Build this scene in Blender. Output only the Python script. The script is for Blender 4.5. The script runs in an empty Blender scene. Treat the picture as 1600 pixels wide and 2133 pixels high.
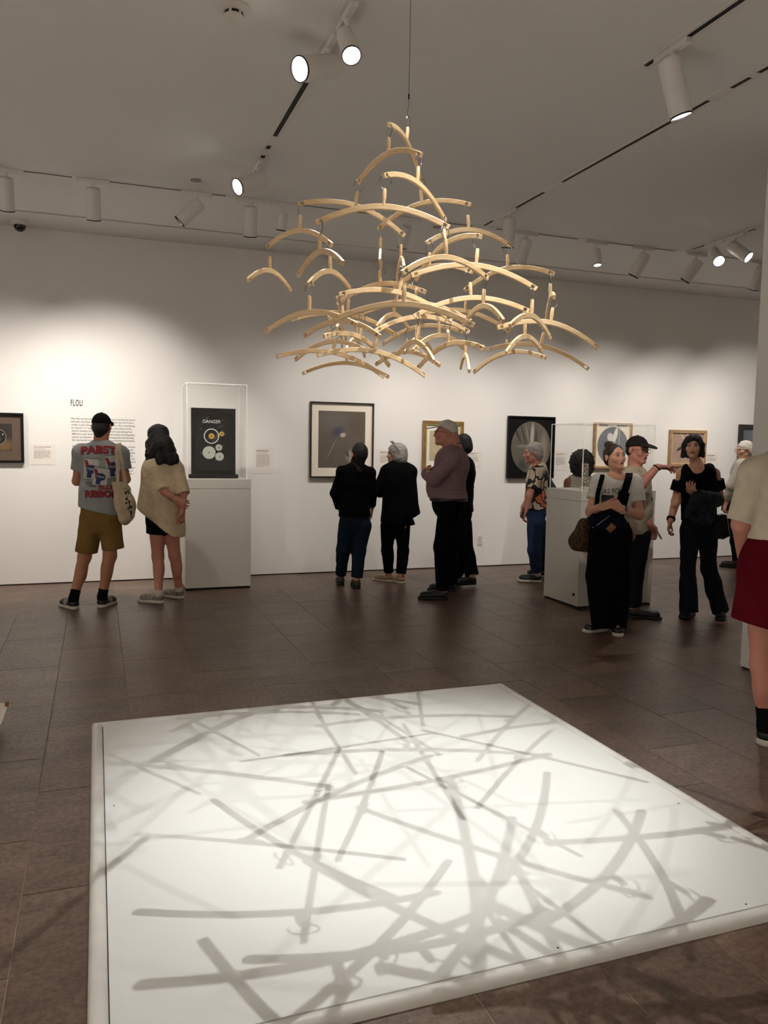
import bpy, bmesh, math, random
import numpy as np
from mathutils import Vector, Matrix
from mathutils.bvhtree import BVHTree

scn = bpy.context.scene
COL = scn.collection
PI = math.pi

# ------------------------------------------------------------------ camera
FPX, CX, CY = 1647.5, 800.0, 1066.5
PITCH, ROLL, YAW = [math.radians(a) for a in (-4.77, 0.953, 19.986)]
EYE = 1.5
f0 = np.array([math.sin(YAW), math.cos(YAW), 0.0])          # level forward
r0 = np.array([math.cos(YAW), -math.sin(YAW), 0.0])         # level right
z0 = np.array([0.0, 0.0, 1.0])
FW = f0 * math.cos(PITCH) + z0 * math.sin(PITCH)
u2 = z0 * math.cos(PITCH) - f0 * math.sin(PITCH)
RT = r0 * math.cos(ROLL) + u2 * math.sin(ROLL)
UP = u2 * math.cos(ROLL) - r0 * math.sin(ROLL)
CAMPOS = np.array([0.0, 0.0, EYE])

cam_data = bpy.data.cameras.new('camera')
cam = bpy.data.objects.new('camera', cam_data)
COL.objects.link(cam)
scn.camera = cam
cam_data.sensor_fit = 'VERTICAL'
cam_data.sensor_height = 24.0
cam_data.lens = 24.0 * FPX / 2133.0
cam_data.clip_start = 0.05
cam.matrix_world = Matrix(((RT[0], UP[0], -FW[0], 0), (RT[1], UP[1], -FW[1], 0),
                           (RT[2], UP[2], -FW[2], EYE), (0, 0, 0, 1)))

# ------------------------------------------------------------------ world, exposure
world = bpy.data.worlds.new('world')
scn.world = world
world.use_nodes = True
world.node_tree.nodes['Background'].inputs[0].default_value = (0.9, 0.92, 1.0, 1)
world.node_tree.nodes['Background'].inputs[1].default_value = 0.0
vs = scn.view_settings
vs.view_transform = 'Standard'
vs.look = 'None'
vs.gamma = 1.0
vs.use_curve_mapping = False
vs.exposure = 0.0
scn.cycles.use_denoising = True
scn.cycles.max_bounces = 7
scn.cycles.diffuse_bounces = 4
scn.cycles.use_adaptive_sampling = True
scn.cycles.adaptive_threshold = 0.03
scn.cycles.glossy_bounces = 3
scn.cycles.transparent_max_bounces = 24
scn.cycles.sample_clamp_indirect = 4.0
scn.cycles.caustics_reflective = False
scn.cycles.caustics_refractive = False

# lamp levels (watts): art lamps on the wall track, lamps on the platform, side lamps, added unseen lamps for bounce
WALL_W, STAGE_W, SIDE_W, BACK_W = 136.0, 190.0, 85.0, 215.0
LAMP_COL = (1.0, 0.935, 0.865)
STAGE_COL = (1.0, 0.995, 0.972)

# ------------------------------------------------------------------ pixel <-> place
def ray(px, py):
    return RT * (px - CX) / FPX - UP * (py - CY) / FPX + FW
def on_z(px, py, z=0.0):
    d = ray(px, py); return CAMPOS + d * ((z - EYE) / d[2])
def on_y(px, py, y):
    d = ray(px, py); return CAMPOS + d * (y / d[1])
def project(p):
    v = np.asarray(p, float) - CAMPOS
    w = v @ FW
    return CX + FPX * (v @ RT) / w, CY - FPX * (v @ UP) / w, w

# ------------------------------------------------------------------ materials
def lin(h):
    h = h.lstrip('#')
    c = [int(h[i:i + 2], 16) / 255 for i in (0, 2, 4)]
    return tuple(x / 12.92 if x <= 0.04045 else ((x + 0.055) / 1.055) ** 2.4 for x in c) + (1.0,)

class N:
    """small node helper"""
    def __init__(s, name):
        s.m = bpy.data.materials.new(name); s.m.use_nodes = True
        s.t = s.m.node_tree; s.b = s.t.nodes['Principled BSDF']; s.out = s.t.nodes['Material Output']
    def n(s, kind, **kw):
        x = s.t.nodes.new(kind)
        for k, v in kw.items(): setattr(x, k, v)
        return x
    def l(s, a, b): s.t.links.new(a, b)
    def coord(s, kind='Object', scale=(1, 1, 1)):
        tc = s.n('ShaderNodeTexCoord'); mp = s.n('ShaderNodeMapping')
        mp.inputs['Scale'].default_value = scale
        s.l(tc.outputs[kind], mp.inputs[0]); return mp.outputs[0]
    def noise(s, vec, scale, detail=3.0, rough=0.55):
        x = s.n('ShaderNodeTexNoise'); x.inputs['Scale'].default_value = scale
        x.inputs['Detail'].default_value = detail; x.inputs['Roughness'].default_value = rough
        if vec is not None: s.l(vec, x.inputs['Vector'])
        return x.outputs['Fac']
    def ramp(s, fac, stops):
        x = s.n('ShaderNodeValToRGB'); cr = x.color_ramp
        while len(cr.elements) > len(stops): cr.elements.remove(cr.elements[-1])
        while len(cr.elements) < len(stops): cr.elements.new(0.5)
        for e, (p, c) in zip(cr.elements, stops): e.position = p; e.color = c
        s.l(fac, x.inputs[0]); return x.outputs[0]
    def mix(s, fac, a, b, mode='MIX'):
        x = s.n('ShaderNodeMix', data_type='RGBA', blend_type=mode)
        for sock, v in ((x.inputs[0], fac), (x.inputs[6], a), (x.inputs[7], b)):
            if hasattr(v, 'links'): s.l(v, sock)
            else: sock.default_value = v
        return x.outputs[2]
    def math(s, op, a, b=0.0, clamp=False):
        x = s.n('ShaderNodeMath', operation=op, use_clamp=clamp)
        for sock, v in ((x.inputs[0], a), (x.inputs[1], b)):
            if hasattr(v, 'links'): s.l(v, sock)
            else: sock.default_value = v
        return x.outputs[0]
    def bump(s, h, strength=0.3, dist=0.01):
        x = s.n('ShaderNodeBump'); x.inputs['Strength'].default_value = strength
        x.inputs['Distance'].default_value = dist
        s.l(h, x.inputs['Height']); s.l(x.outputs[0], s.b.inputs['Normal']); return x

def setp(b, **kw):
    for k, v in kw.items(): b.inputs[k.replace('_', ' ')].default_value = v

def mat(name, hexc, rough=0.6, var=0.06, scale=8.0, bump=0.0, bscale=60.0, metal=0.0, spec=0.5, coords='Object'):
    """plain procedural material: colour with slight mottling and optional fine relief"""
    n = N(name); v = n.coord(coords)
    c = lin(hexc)
    d = tuple(max(0, x * (1 - var)) for x in c[:3]) + (1,)
    e = tuple(min(1, x * (1 + var)) for x in c[:3]) + (1,)
    n.l(n.ramp(n.noise(v, scale), [(0.3, d), (0.7, e)]), n.b.inputs['Base Color'])
    setp(n.b, Roughness=rough, Metallic=metal)
    n.b.inputs['Specular IOR Level'].default_value = spec
    if bump: n.bump(n.noise(v, bscale, 4), bump, 0.004)
    return n.m

def cloth(name, hexc, rough=0.9, weave=350.0, fold=7.0, bump=0.5, var=0.10):
    """woven cloth: soft creases (bump) over a fine weave"""
    n = N(name); v = n.coord('Object')
    c = lin(hexc)
    d = tuple(x * (1 - var) for x in c[:3]) + (1,); e = tuple(min(1, x * (1 + var)) for x in c[:3]) + (1,)
    n.l(n.ramp(n.noise(v, 14, 4), [(0.3, d), (0.7, e)]), n.b.inputs['Base Color'])
    w = n.n('ShaderNodeTexNoise'); w.inputs['Scale'].default_value = fold; w.inputs['Detail'].default_value = 2
    w.inputs['Distortion'].default_value = 1.2; n.l(v, w.inputs['Vector'])
    fine = n.noise(v, weave, 2)
    h = n.math('ADD', w.outputs['Fac'], n.math('MULTIPLY', fine, 0.05))
    n.bump(h, bump, 0.02)
    setp(n.b, Roughness=rough); n.b.inputs['Specular IOR Level'].default_value = 0.08
    n.b.inputs['Sheen Weight'].default_value = 0.0
    return n.m

def skin(name, hexc):
    n = N(name); v = n.coord('Object'); c = lin(hexc)
    e = (min(1, c[0] * 1.06), c[1] * 0.92, c[2] * 0.9, 1)
    n.l(n.ramp(n.noise(v, 18, 4), [(0.35, c), (0.7, e)]), n.b.inputs['Base Color'])
    setp(n.b, Roughness=0.55); n.b.inputs['Subsurface Weight'].default_value = 0.0
    n.b.inputs['Specular IOR Level'].default_value = 0.35
    n.bump(n.noise(v, 260, 3), 0.15, 0.002)
    return n.m

def emission(name, col, strength):
    n = N(name); n.b.inputs['Base Color'].default_value = (0.9, 0.9, 0.9, 1)
    n.b.inputs['Emission Color'].default_value = col; n.b.inputs['Emission Strength'].default_value = strength
    return n.m

# ------------------------------------------------------------------ objects
def tag(o, label=None, cat=None, group=None, kind=None):
    if label: o['label'] = label
    if cat: o['category'] = cat
    if group: o['group'] = group
    if kind: o['kind'] = kind
    return o

def empty(name, loc, label=None, cat=None, group=None):
    o = bpy.data.objects.new(name, None); COL.objects.link(o)
    o.location = [float(x) for x in loc]; o.empty_display_size = 0.1
    return tag(o, label, cat, group)

def link(name, me, m=None, parent=None, loc=None):
    o = bpy.data.objects.new(name, me); COL.objects.link(o)
    if m is not None and not me.materials:
        for x in (m if isinstance(m, (list, tuple)) else [m]): me.materials.append(x)
    if parent is not None: o.parent = parent
    if loc is not None: o.location = [float(x) for x in loc]
    return o

class MB:
    """collects shapes in a bmesh and links them as ONE mesh object"""
    def __init__(s, origin=(0, 0, 0)): s.b = bmesh.new(); s.o = Vector([float(x) for x in origin])
    def box(s, c, size, rot=None, bevel=0.0):
        g = bmesh.ops.create_cube(s.b, size=1.0)['verts']
        M = Matrix.Diagonal((size[0], size[1], size[2], 1))
        if rot is not None: M = rot.to_4x4() @ M
        M = Matrix.Translation(Vector([float(x) for x in c])) @ M
        bmesh.ops.transform(s.b, matrix=M, verts=g)
        if bevel:
            es = list({e for v in g for e in v.link_edges})
            bmesh.ops.bevel(s.b, geom=es, offset=bevel, segments=2, affect='EDGES', profile=0.6)
        return s
    def cyl(s, a, b, r1, r2=None, seg=20, caps=True):
        a = Vector([float(x) for x in a]); b = Vector([float(x) for x in b]); d = b - a
        r2 = r1 if r2 is None else r2
        g = bmesh.ops.create_cone(s.b, cap_ends=caps, segments=seg, radius1=r1, radius2=r2, depth=d.length)['verts']
        q = Vector((0, 0, 1)).rotation_difference(d.normalized()) if d.length else None
        bmesh.ops.transform(s.b, matrix=Matrix.Translation((a + b) / 2) @ q.to_matrix().to_4x4(), verts=g)
        return s
    def lathe(s, prof, M=None, seg=24):
        rows = []
        for r, z in prof:
            rows.append([s.b.verts.new((r * math.cos(2 * PI * i / seg), r * math.sin(2 * PI * i / seg), z)) for i in range(seg)])
        for A, B in zip(rows, rows[1:]):
            for i in range(seg):
                j = (i + 1) % seg
                try: s.b.faces.new((A[i], A[j], B[j], B[i]))
                except ValueError: pass
        if M is not None: bmesh.ops.transform(s.b, matrix=M, verts=[v for r in rows for v in r])
        return s
    def tube(s, pts, r, seg=8, close=False, flat=None, caps=True):
        pts = [Vector([float(x) for x in p]) for p in pts]; n = len(pts)
        rs = r if isinstance(r, (list, tuple)) else [r] * n
        t0 = (pts[1] - pts[0]).normalized()
        nrm = t0.orthogonal().normalized()
        rows = []
        for i, p in enumerate(pts):
            t = (pts[min(i + 1, n - 1)] - pts[max(i - 1, 0)]).normalized()
            nrm = (nrm - t * nrm.dot(t)).normalized(); bi = t.cross(nrm)
            rows.append([s.b.verts.new(p + (nrm * math.cos(2 * PI * k / seg) + bi * math.sin(2 * PI * k / seg)) * rs[i]) for k in range(seg)])
        for A, B in zip(rows, rows[1:] + ([rows[0]] if close else [])):
            for k in range(seg):
                j = (k + 1) % seg; s.b.faces.new((A[k], A[j], B[j], B[k]))
        if caps and not close:
            s.b.faces.new(rows[0][::-1]); s.b.faces.new(rows[-1])
        return s
    def strip(s, pts, side, w, th):
        """a flat strap: rectangular section, w across 'side' vectors, th thick"""
        pts = [Vector([float(x) for x in p]) for p in pts]; n = len(pts); rows = []
        for i, p in enumerate(pts):
            t = (pts[min(i + 1, n - 1)] - pts[max(i - 1, 0)]).normalized()
            sd = side[i] if isinstance(side, list) else side
            sd = Vector([float(x) for x in sd]); sd = (sd - t * sd.dot(t)).normalized(); nn = t.cross(sd)
            rows.append([s.b.verts.new(p + sd * a * w / 2 + nn * c * th / 2) for a, c in ((-1, -1), (1, -1), (1, 1), (-1, 1))])
        for A, B in zip(rows, rows[1:]):
            for k in range(4):
                j = (k + 1) % 4; s.b.faces.new((A[k], A[j], B[j], B[k]))
        s.b.faces.new(rows[0][::-1]); s.b.faces.new(rows[-1])
        return s
    def poly(s, pts, thick=None):
        """flat polygon, or a slab when thick (a vector) is given"""
        vs_ = [s.b.verts.new([float(x) for x in p]) for p in pts]
        f = s.b.faces.new(vs_)
        if thick is not None:
            g = bmesh.ops.extrude_face_region(s.b, geom=[f])
            bmesh.ops.translate(s.b, vec=Vector([float(x) for x in thick]), verts=[x for x in g['geom'] if isinstance(x, bmesh.types.BMVert)])
        return s
    def build(s, name, m, parent=None, smooth=False, loc=None):
        bmesh.ops.recalc_face_normals(s.b, faces=s.b.faces[:])
        if s.o.length: bmesh.ops.translate(s.b, vec=-s.o, verts=s.b.verts[:])
        me = bpy.data.meshes.new(name); s.b.to_mesh(me); s.b.free()
        if smooth:
            me.polygons.foreach_set('use_smooth', [True] * len(me.polygons))
            if smooth != 'all': me.set_sharp_from_angle(angle=math.radians(40))
        return link(name, me, m, parent, loc)

def text_mesh(s, size, m, name, parent=None, M=None, sx=1.0, align='LEFT', extrude=0.0, space=1.0, bold=0.0, line=1.0):
    cu = bpy.data.curves.new(name, 'FONT'); cu.body = s; cu.size = size; cu.align_x = align
    cu.extrude = extrude; cu.space_character = space; cu.offset = bold; cu.resolution_u = 3; cu.space_line = line
    o = bpy.data.objects.new(name, cu)
    me = bpy.data.meshes.new_from_object(o)
    bpy.data.objects.remove(o); bpy.data.curves.remove(cu)
    me.transform(Matrix.Diagonal((sx, 1, 1, 1)))
    if M is not None: me.transform(M)
    me.materials.clear()
    return link(name, me, m, parent)
# ------------------------------------------------------------------ shared materials
M = {}
M['wall'] = mat('wall_paint', '#e9e6e1', 0.75, 0.012, 1.5, 0.05, 180)
M['ceiling'] = mat('ceiling_paint', '#e6e4e1', 0.9, 0.01, 1.5, 0.04, 200)
M['grout'] = mat('grout', '#a3917a', 0.9, 0.12, 20, 0.2)
M['shadow_gap'] = mat('shadow_gap', '#2a2724', 0.9)  # dark colour stands in for the shade in the gaps at the floor
M['white_metal'] = mat('white_metal', '#dcd8d2', 0.45, 0.015, 5)
M['black'] = mat('matt_black', '#0b0a0a', 0.7)
M['black_metal'] = mat('dark_rim', '#1c1b1a', 0.35, metal=0.6)
M['lens_on'] = emission('lit_lens', (1.0, 0.95, 0.88, 1), 14.0)
M['lens_low'] = emission('lit_lens_low', (1.0, 0.95, 0.88, 1), 1.2)
M['chrome'] = mat('steel_wire', '#8d8a84', 0.28, 0.05, 20, metal=1.0)
M['plinth'] = mat('plinth_paint', '#cbc6bd', 0.55, 0.012, 3)
M['print_ink'] = mat('printed_ink', '#2d2926', 0.8)
M['text_grey'] = mat('small_print_ink', '#6d655d', 0.85)

def floor_material():
    """brown sanded stone: cloudy tone, streaks, small pits; satin gloss"""
    n = N('brown_stone'); tc = n.n('ShaderNodeTexCoord'); oi = n.n('ShaderNodeObjectInfo')
    ad = n.n('ShaderNodeVectorMath', operation='ADD'); sc = n.n('ShaderNodeVectorMath', operation='SCALE')
    cb = n.n('ShaderNodeCombineXYZ'); n.l(oi.outputs['Random'], cb.inputs[0]); n.l(oi.outputs['Random'], cb.inputs[1])
    n.l(cb.outputs[0], sc.inputs[0]); sc.inputs['Scale'].default_value = 37.0
    n.l(tc.outputs['Object'], ad.inputs[0]); n.l(sc.outputs[0], ad.inputs[1]); v = ad.outputs[0]
    mp = n.n('ShaderNodeMapping'); n.l(v, mp.inputs[0]); mp.inputs['Scale'].default_value = (1.0, 2.1, 1)
    a = n.noise(mp.outputs[0], 1.7, 8, 0.66); b = n.noise(v, 42, 5, 0.75); c = n.noise(mp.outputs[0], 7, 7, 0.72)
    base = n.ramp(a, [(0.28, lin('#5d483b')), (0.5, lin('#775f4f')), (0.74, lin('#917a68'))])
    base = n.mix(0.75, base, n.ramp(b, [(0.35, (0.30, 0.28, 0.26, 1)), (0.65, (1, 1, 1, 1))]), 'MULTIPLY')
    base = n.mix(0.4, base, n.ramp(c, [(0.36, (0.35, 0.33, 0.3, 1)), (0.5, (1, 1, 1, 1))]), 'MULTIPLY')
    tone = n.ramp(oi.outputs['Random'], [(0, (0.86, 0.86, 0.86, 1)), (1, (1.1, 1.09, 1.08, 1))])
    n.l(n.mix(1.0, base, tone, 'MULTIPLY'), n.b.inputs['Base Color'])
    n.l(n.ramp(b, [(0.3, (0.42, 0.42, 0.42, 1)), (0.7, (0.27, 0.27, 0.27, 1))]), n.b.inputs['Roughness'])
    n.b.inputs['Specular IOR Level'].default_value = 0.5
    h = n.math('ADD', n.math('MULTIPLY', b, 0.6), c)
    n.bump(h, 0.4, 0.006)
    return n.m
M['stone'] = floor_material()

# ------------------------------------------------------------------ room shell
YB, ZC = 8.91, 3.63
def structure(name, c, size, m, bevel=0.0, origin=None):
    b = MB((c[0], c[1], 0)); b.box(c, size, bevel=bevel)
    return tag(b.build(name, m, loc=(c[0], c[1], 0)), kind='structure')

floor = structure('floor', (4.2, 2.8, -0.053), (17.4, 13.4, 0.1), M['grout'])
tag(floor, 'brown stone tile floor with fine pale joints')
structure('ceiling', (4.2, 2.8, ZC + 0.06), (17.4, 13.4, 0.12), M['ceiling'])
structure('wall_back', (4.2, YB + 0.075, ZC / 2 + 0.006), (17.4, 0.15, ZC - 0.012), M['wall'])
structure('shadow_gap_back', (4.2, YB + 0.085, 0.005), (17.4, 0.15, 0.014), M['shadow_gap'])  # dark strip painted as the shade in the recess under the wall
structure('wall_left', (-4.05, 2.8, ZC / 2), (0.15, 12.1, ZC), M['wall'])
structure('wall_front', (4.2, -3.55, ZC / 2), (16.6, 0.15, ZC), M['wall'])
structure('wall_right', (12.3, 2.8, ZC / 2), (0.15, 12.1, ZC), M['wall'])
structure('wall_middle', (4.40, 0.42, ZC / 2 + 0.006), (0.38, 7.64, ZC - 0.012), M['wall'])
structure('shadow_gap_middle', (4.40, 0.42, 0.005), (0.36, 7.62, 0.014), M['shadow_gap'])  # shade of the gap under this wall, put in as a dark strip

# stone tiles: running bond, 0.405 wide, 0.82 long, joints recessed
TW, TL, TH = 0.405, 0.82, 0.02
X_J, JW = -0.2525, 0.0036
rng = random.Random(4)
def tile_mesh(w, l):
    b = MB(); b.box((0, 0, -TH / 2), (w, l, TH)); bm = b.b
    es = [e for e in bm.edges if all(v.co.z > -0.001 for v in e.verts)]
    bmesh.ops.bevel(bm, geom=es, offset=0.0012, segments=1, affect='EDGES')
    bmesh.ops.recalc_face_normals(bm, faces=bm.faces[:])
    me = bpy.data.meshes.new('floor_tile'); bm.to_mesh(me); bm.free(); me.materials.append(M['stone']); return me
TILE_ME = tile_mesh(TW - JW, TL - JW)
def seen(x0, x1, y0, y1):
    ok = False
    for x in (x0, (x0 + x1) / 2, x1):
        for y in (y0, (y0 + y1) / 2, y1):
            v = np.array([x, y, 0]) - CAMPOS
            if v @ FW < 0.4: continue
            px, py, w = project((x, y, 0))
            if -60 < px < 1660 and 800 < py < 2200: ok = True
    return ok
rest = []; cand = []
for i in range(-10, 31):
    x0 = X_J + i * TW
    off = 2.747 + (0.41 if i % 2 else 0.0) + rng.uniform(-0.03, 0.03)
    for k in range(-9, 9):
        y0 = off + k * TL
        y1 = min(y0 + TL, YB + 0.14); y0c = max(y0, -3.4)
        if y1 - y0c < 0.05 or x0 > 12.2 or x0 + TW < -3.9: continue
        hidden = (-0.04 < x0 and x0 + TW < 2.36 and 1.86 < y0 and y1 < 4.3)
        s_ = seen(x0, x0 + TW, y0c, y1) and not hidden
        cand.append((s_, project((x0 + TW / 2, max(1.0, (y0c + y1) / 2), 0))[2], x0, y0c, y1))
cand.sort(key=lambda c: (not c[0], c[1]))
restb = MB()
for idx, (s_, d_, x0, ya, yb) in enumerate(cand):
    c = (x0 + TW / 2, (ya + yb) / 2, rng.uniform(-0.0008, 0.0))
    if s_ and idx < 300:
        o = link('floor_tile', TILE_ME, None, floor)
        o.location = (c[0] - 4.2, c[1] - 2.8, c[2]); o.scale = (1, (yb - ya - JW) / (TL - JW), 1)
        if rng.random() < 0.5: o.rotation_euler = (0, 0, PI)
    else:
        restb.box((c[0] - 4.2, c[1] - 2.8, -TH / 2), (TW - JW, yb - ya - JW, TH))
tag(restb.build('far_tiles', M['stone'], floor), kind='stuff')

# ------------------------------------------------------------------ ceiling tracks and slots
def track(a, b, blacks, label, w=0.034, name='ceiling_track', flange=0.022):
    """flush track: two white flanges, black slot segments and white cover plates between them"""
    a = Vector((a[0], a[1], ZC)); b = Vector((b[0], b[1], ZC)); d = (b - a); L = d.length; d.normalize()
    ang = math.atan2(d.y, d.x); R = Matrix.Rotation(ang, 3, 'Z'); sd = Vector((-d.y, d.x, 0))
    root = empty(name, a, label, 'ceiling track' if name == 'ceiling_track' else 'ceiling slot')
    def seg(nm, t0, t1, off, ww, zt, m):
        q = MB(); q.box(d * ((t0 + t1) / 2) + sd * off + Vector((0, 0, -zt / 2)), (t1 - t0, ww, zt), R); q.build(nm, m, root)
    for s in (-1, 1): seg('flange', 0, L, s * (w / 2 + flange / 2), flange, 0.005, M['white_metal'])
    t = 0.0
    for t0, t1 in blacks:
        t0 = max(0, t0); t1 = min(L, t1)
        if t0 > t + 0.01: seg('cover_plate', t, t0, 0, w, 0.004, M['white_metal'])
        seg('slot', t0, t1, 0, w, 0.0015, M['black']); t = t1
    if t < L - 0.01: seg('cover_plate', t, L, 0, w, 0.004, M['white_metal'])
    return root
K = 0.9375
YA = 7.08
x_start = -3.6
track((x_start, YA), (7.8, YA), [(x * K - x_start, y * K - x_start) for x, y in
      [(-2.4, -0.9), (-0.59, -0.169), (0.072, 0.787), (1.025, 1.146), (1.764, 2.648), (3.211, 3.667), (3.935, 4.035), (4.28, 4.926), (5.246, 6.225), (6.498, 6.7), (6.9, 7.5)]],
      'long white lamp track running parallel to the back wall')
track((-3.6, 8.285), (9.6, 8.285), [(0, 2.46 + 3.6), (3.02 + 3.6, 13.2)], 'thin black ceiling slot closest to the back wall', w=0.022, name='ceiling_slot', flange=0.006)
XC = 1.19
track((XC, 1.0), (XC, 6.32), [(0.2, 0.9), (1.3, 2.4), (4.13 * K - 1, 4.2 * K - 1), (4.496 * K - 1, 4.618 * K - 1), (5.05 * K - 1, 5.99 * K - 1), (6.18 * K - 1, 6.26 * K - 1), (6.40 * K - 1, 6.47 * K - 1)],
      'white lamp track left of the hanger mobile, with three lit lamps')
track((2.894, -0.5), (2.894, 4.115 * K), [(0.3, 1.0), (1.4, 2.3), (2.6, 3.725 * K + 0.5), (3.985 * K + 0.5, 4.085 * K + 0.5)], 'white lamp track ending at upper right with one big white lamp')
track((3.53, 0.5), (3.53, 7.03), [(0.4, 1.6), (3.80 * K - 0.5, 3.9 * K - 0.5), (3.965 * K - 0.5, 4.12 * K - 0.5), (4.313 * K - 0.5, 6.04 * K - 0.5), (6.33 * K - 0.5, 6.94 * K - 0.5), (7.3 * K - 0.5, 7.49 * K - 0.5)],
      'long white track slanting from the right edge towards the mobile')
track((5.95, 4.6), (5.95, 7.0), [(0.2, 1.2), (6.5 * K - 4.6, 6.61 * K - 4.6), (7.19 * K - 4.6, 7.43 * K - 4.6)], 'short white track by the right wall with two bright lamps')

# ------------------------------------------------------------------ track lamps
def lamp(x, y, aim, label, L=0.25, D=0.115, drop=0.12, lit='low', watts=0.0, angle=48, blend=0.9, target=None, col=LAMP_COL, along='x', radius=0.035):
    """track spotlight: adapter, stem, open barrel with dark rim and lens; its light sits in the lens"""
    root = empty('track_spotlight', (x, y, ZC), label, 'track light')
    q = MB(); sz = (0.26, 0.036, 0.03) if along == 'x' else (0.036, 0.26, 0.03)
    q.box((0, 0, -0.019), sz, bevel=0.004); q.build('adapter', M['white_metal'], root)
    q = MB(); q.cyl((0, 0, -0.03), (0, 0, -drop), 0.011, seg=12); q.cyl((0, 0, -0.03), (0, 0, -0.05), 0.022, 0.012, seg=14); q.build('stem', M['white_metal'], root)
    piv = Vector((0, 0, -drop))
    a = Vector([float(t) for t in aim]).normalized()
    if target is not None and aim == (0, 0, 0):
        a = (Vector([float(t) for t in target]) - Vector((x, y, ZC - drop))).normalized()
    R = Vector((0, 0, -1)).rotation_difference(a).to_matrix().to_4x4()
    T = Matrix.Translation(piv + a * (L * 0.30)) @ R
    r = D / 2; h = L / 2
    q = MB(); q.lathe([(0.0, h), (r * 0.86, h), (r * 0.98, h - 0.012), (r, h - 0.025), (r, -h), (r * 0.93, -h), (r * 0.90, -h + 0.02), (r * 0.80, -h + 0.07)], T, 28)
    q.build('barrel', M['white_metal'], root, smooth=True)
    q = MB(); q.lathe([(r * 1.015, -h + 0.006), (r * 1.015, -h - 0.002), (r * 0.92, -h - 0.002), (r * 0.92, -h + 0.006)], T, 28); q.build('rim', M['black_metal'], root)
    q = MB(); q.lathe([(0, -h + 0.03), (r * 0.55, -h + 0.022), (r * 0.88, -h + 0.03)], T, 24)
    q.build('lens', M['lens_on'] if lit == 'on' else M['lens_low'], root, smooth=True)
    if watts:
        ld = bpy.data.lights.new('lamp_light', 'SPOT'); ld.energy = watts; ld.color = col
        ld.spot_size = math.radians(angle); ld.spot_blend = blend; ld.shadow_soft_size = radius
        lo = bpy.data.objects.new('lamp_light', ld); COL.objects.link(lo); lo.parent = root
        p = piv + a * (L * 0.30 + h + 0.004 + 0.006)
        dirv = a
        if target is not None: dirv = (Vector([float(t) for t in target]) - (Vector((x, y, ZC)) + p)).normalized()
        lo.matrix_local = Matrix.Translation(p) @ Vector((0, 0, -1)).rotation_difference(dirv).to_matrix().to_4x4()
    return root

def art(x, z=1.42): return (x, YB, z - 0.22)
W = WALL_W
# along the wall track, left to right
WA = 78
lamp(-2.3, YA, (0, 0, 0), 'white track lamp beyond the left edge of the picture', target=art(-1.6), watts=W * 0.8, angle=WA, blend=1.0)
lamp(-0.645, YA, (-0.02, 0.5, -1), 'white track lamp cut by the left edge', watts=W * 0.9, target=art(-0.75, 1.5), angle=WA, blend=1.0)
lamp(0.0, YA, (0.02, 0.45, -1), 'white track lamp above the text panel, second from the left edge', watts=W * 1.3, target=art(0.12, 1.6), angle=WA, blend=1.0)
lamp(0.83, YA, (-0.75, 0.15, -0.72), 'white track lamp tilted down to the left, above the wall left of the mobile', watts=W * 0.3, target=(0.35, YB, 1.2), angle=WA, blend=1.0)
lamp(1.29, YA, (0.05, 0.40, -1), 'white track lamp hanging straight, behind the lit lamp left of the mobile', watts=W * 0.6, target=(1.25, 8.4, 1.5), angle=50, blend=1.0)
lamp(1.575, YA, (-0.08, 0.25, -1), 'smallest white track lamp, left of the mobile', L=0.15, D=0.085, watts=W * 0.25, target=art(1.75), angle=70, blend=1.0)
lamp(2.75, YA, (0, 0, 0), 'white track lamp hidden behind the top of the mobile', L=0.2, D=0.1, target=art(2.75, 1.5), watts=W * 0.85, angle=WA, blend=1.0)
lamp(4.02, YA, (-0.12, 0.42, -1), 'white track lamp just right of the mobile, hanging straight', watts=W * 0.85, target=art(3.95, 1.45), angle=WA, blend=1.0)
lamp(4.85, YA, (-0.05, -0.25, -1), 'small lit white track lamp right of the mobile, pointing down', L=0.17, D=0.085, lit='on', watts=W * 0.4, target=(4.75, 6.6, 1.0))
lamp(5.43, YA, (-0.35, 0.45, -1), 'white track lamp tilted left, between the small lit lamp and the bright pair', watts=W * 0.85, target=art(5.2, 1.5), angle=WA, blend=1.0)
lamp(6.12, YA, (-0.45, 0.5, -1), 'white track lamp directly below the bright pair, tilted left', watts=W * 0.85, target=art(6.4, 1.5), angle=WA, blend=1.0)
lamp(7.0, YA, (0.05, 0.45, -1), 'white track lamp hidden by the middle wall', watts=W * 1.0, target=art(7.5, 1.45), angle=WA, blend=1.0)
lamp(7.6, YA, (0.3, 0.45, -1), 'white track lamp far right behind the middle wall', watts=W * 0.9, target=art(8.8, 1.5), angle=WA, blend=1.0)
# the track left of the mobile
S = STAGE_W
lamp(XC, 3.93, (-0.02, -0.62, -0.8), 'topmost lit track lamp, facing the viewer above the mobile', lit='on', watts=S * 0.95, target=(1.35, 2.1, 0), along='y', col=STAGE_COL, angle=74, blend=0.7, D=0.095, L=0.2, radius=0.004)
lamp(XC, 4.25, (-0.78, -0.42, -0.36), 'big lit track lamp turned to the left near the top of the picture', lit='on', watts=SIDE_W, target=(-4, 2.6, 1.2), along='y', D=0.125, L=0.28, angle=60)
lamp(XC, 6.22, (-0.80, -0.35, -0.42), 'lit track lamp turned to the left, above the left wall lamps', lit='on', watts=SIDE_W, target=(-4, 4.8, 1.2), along='y', D=0.125, L=0.26, angle=60)
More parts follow.
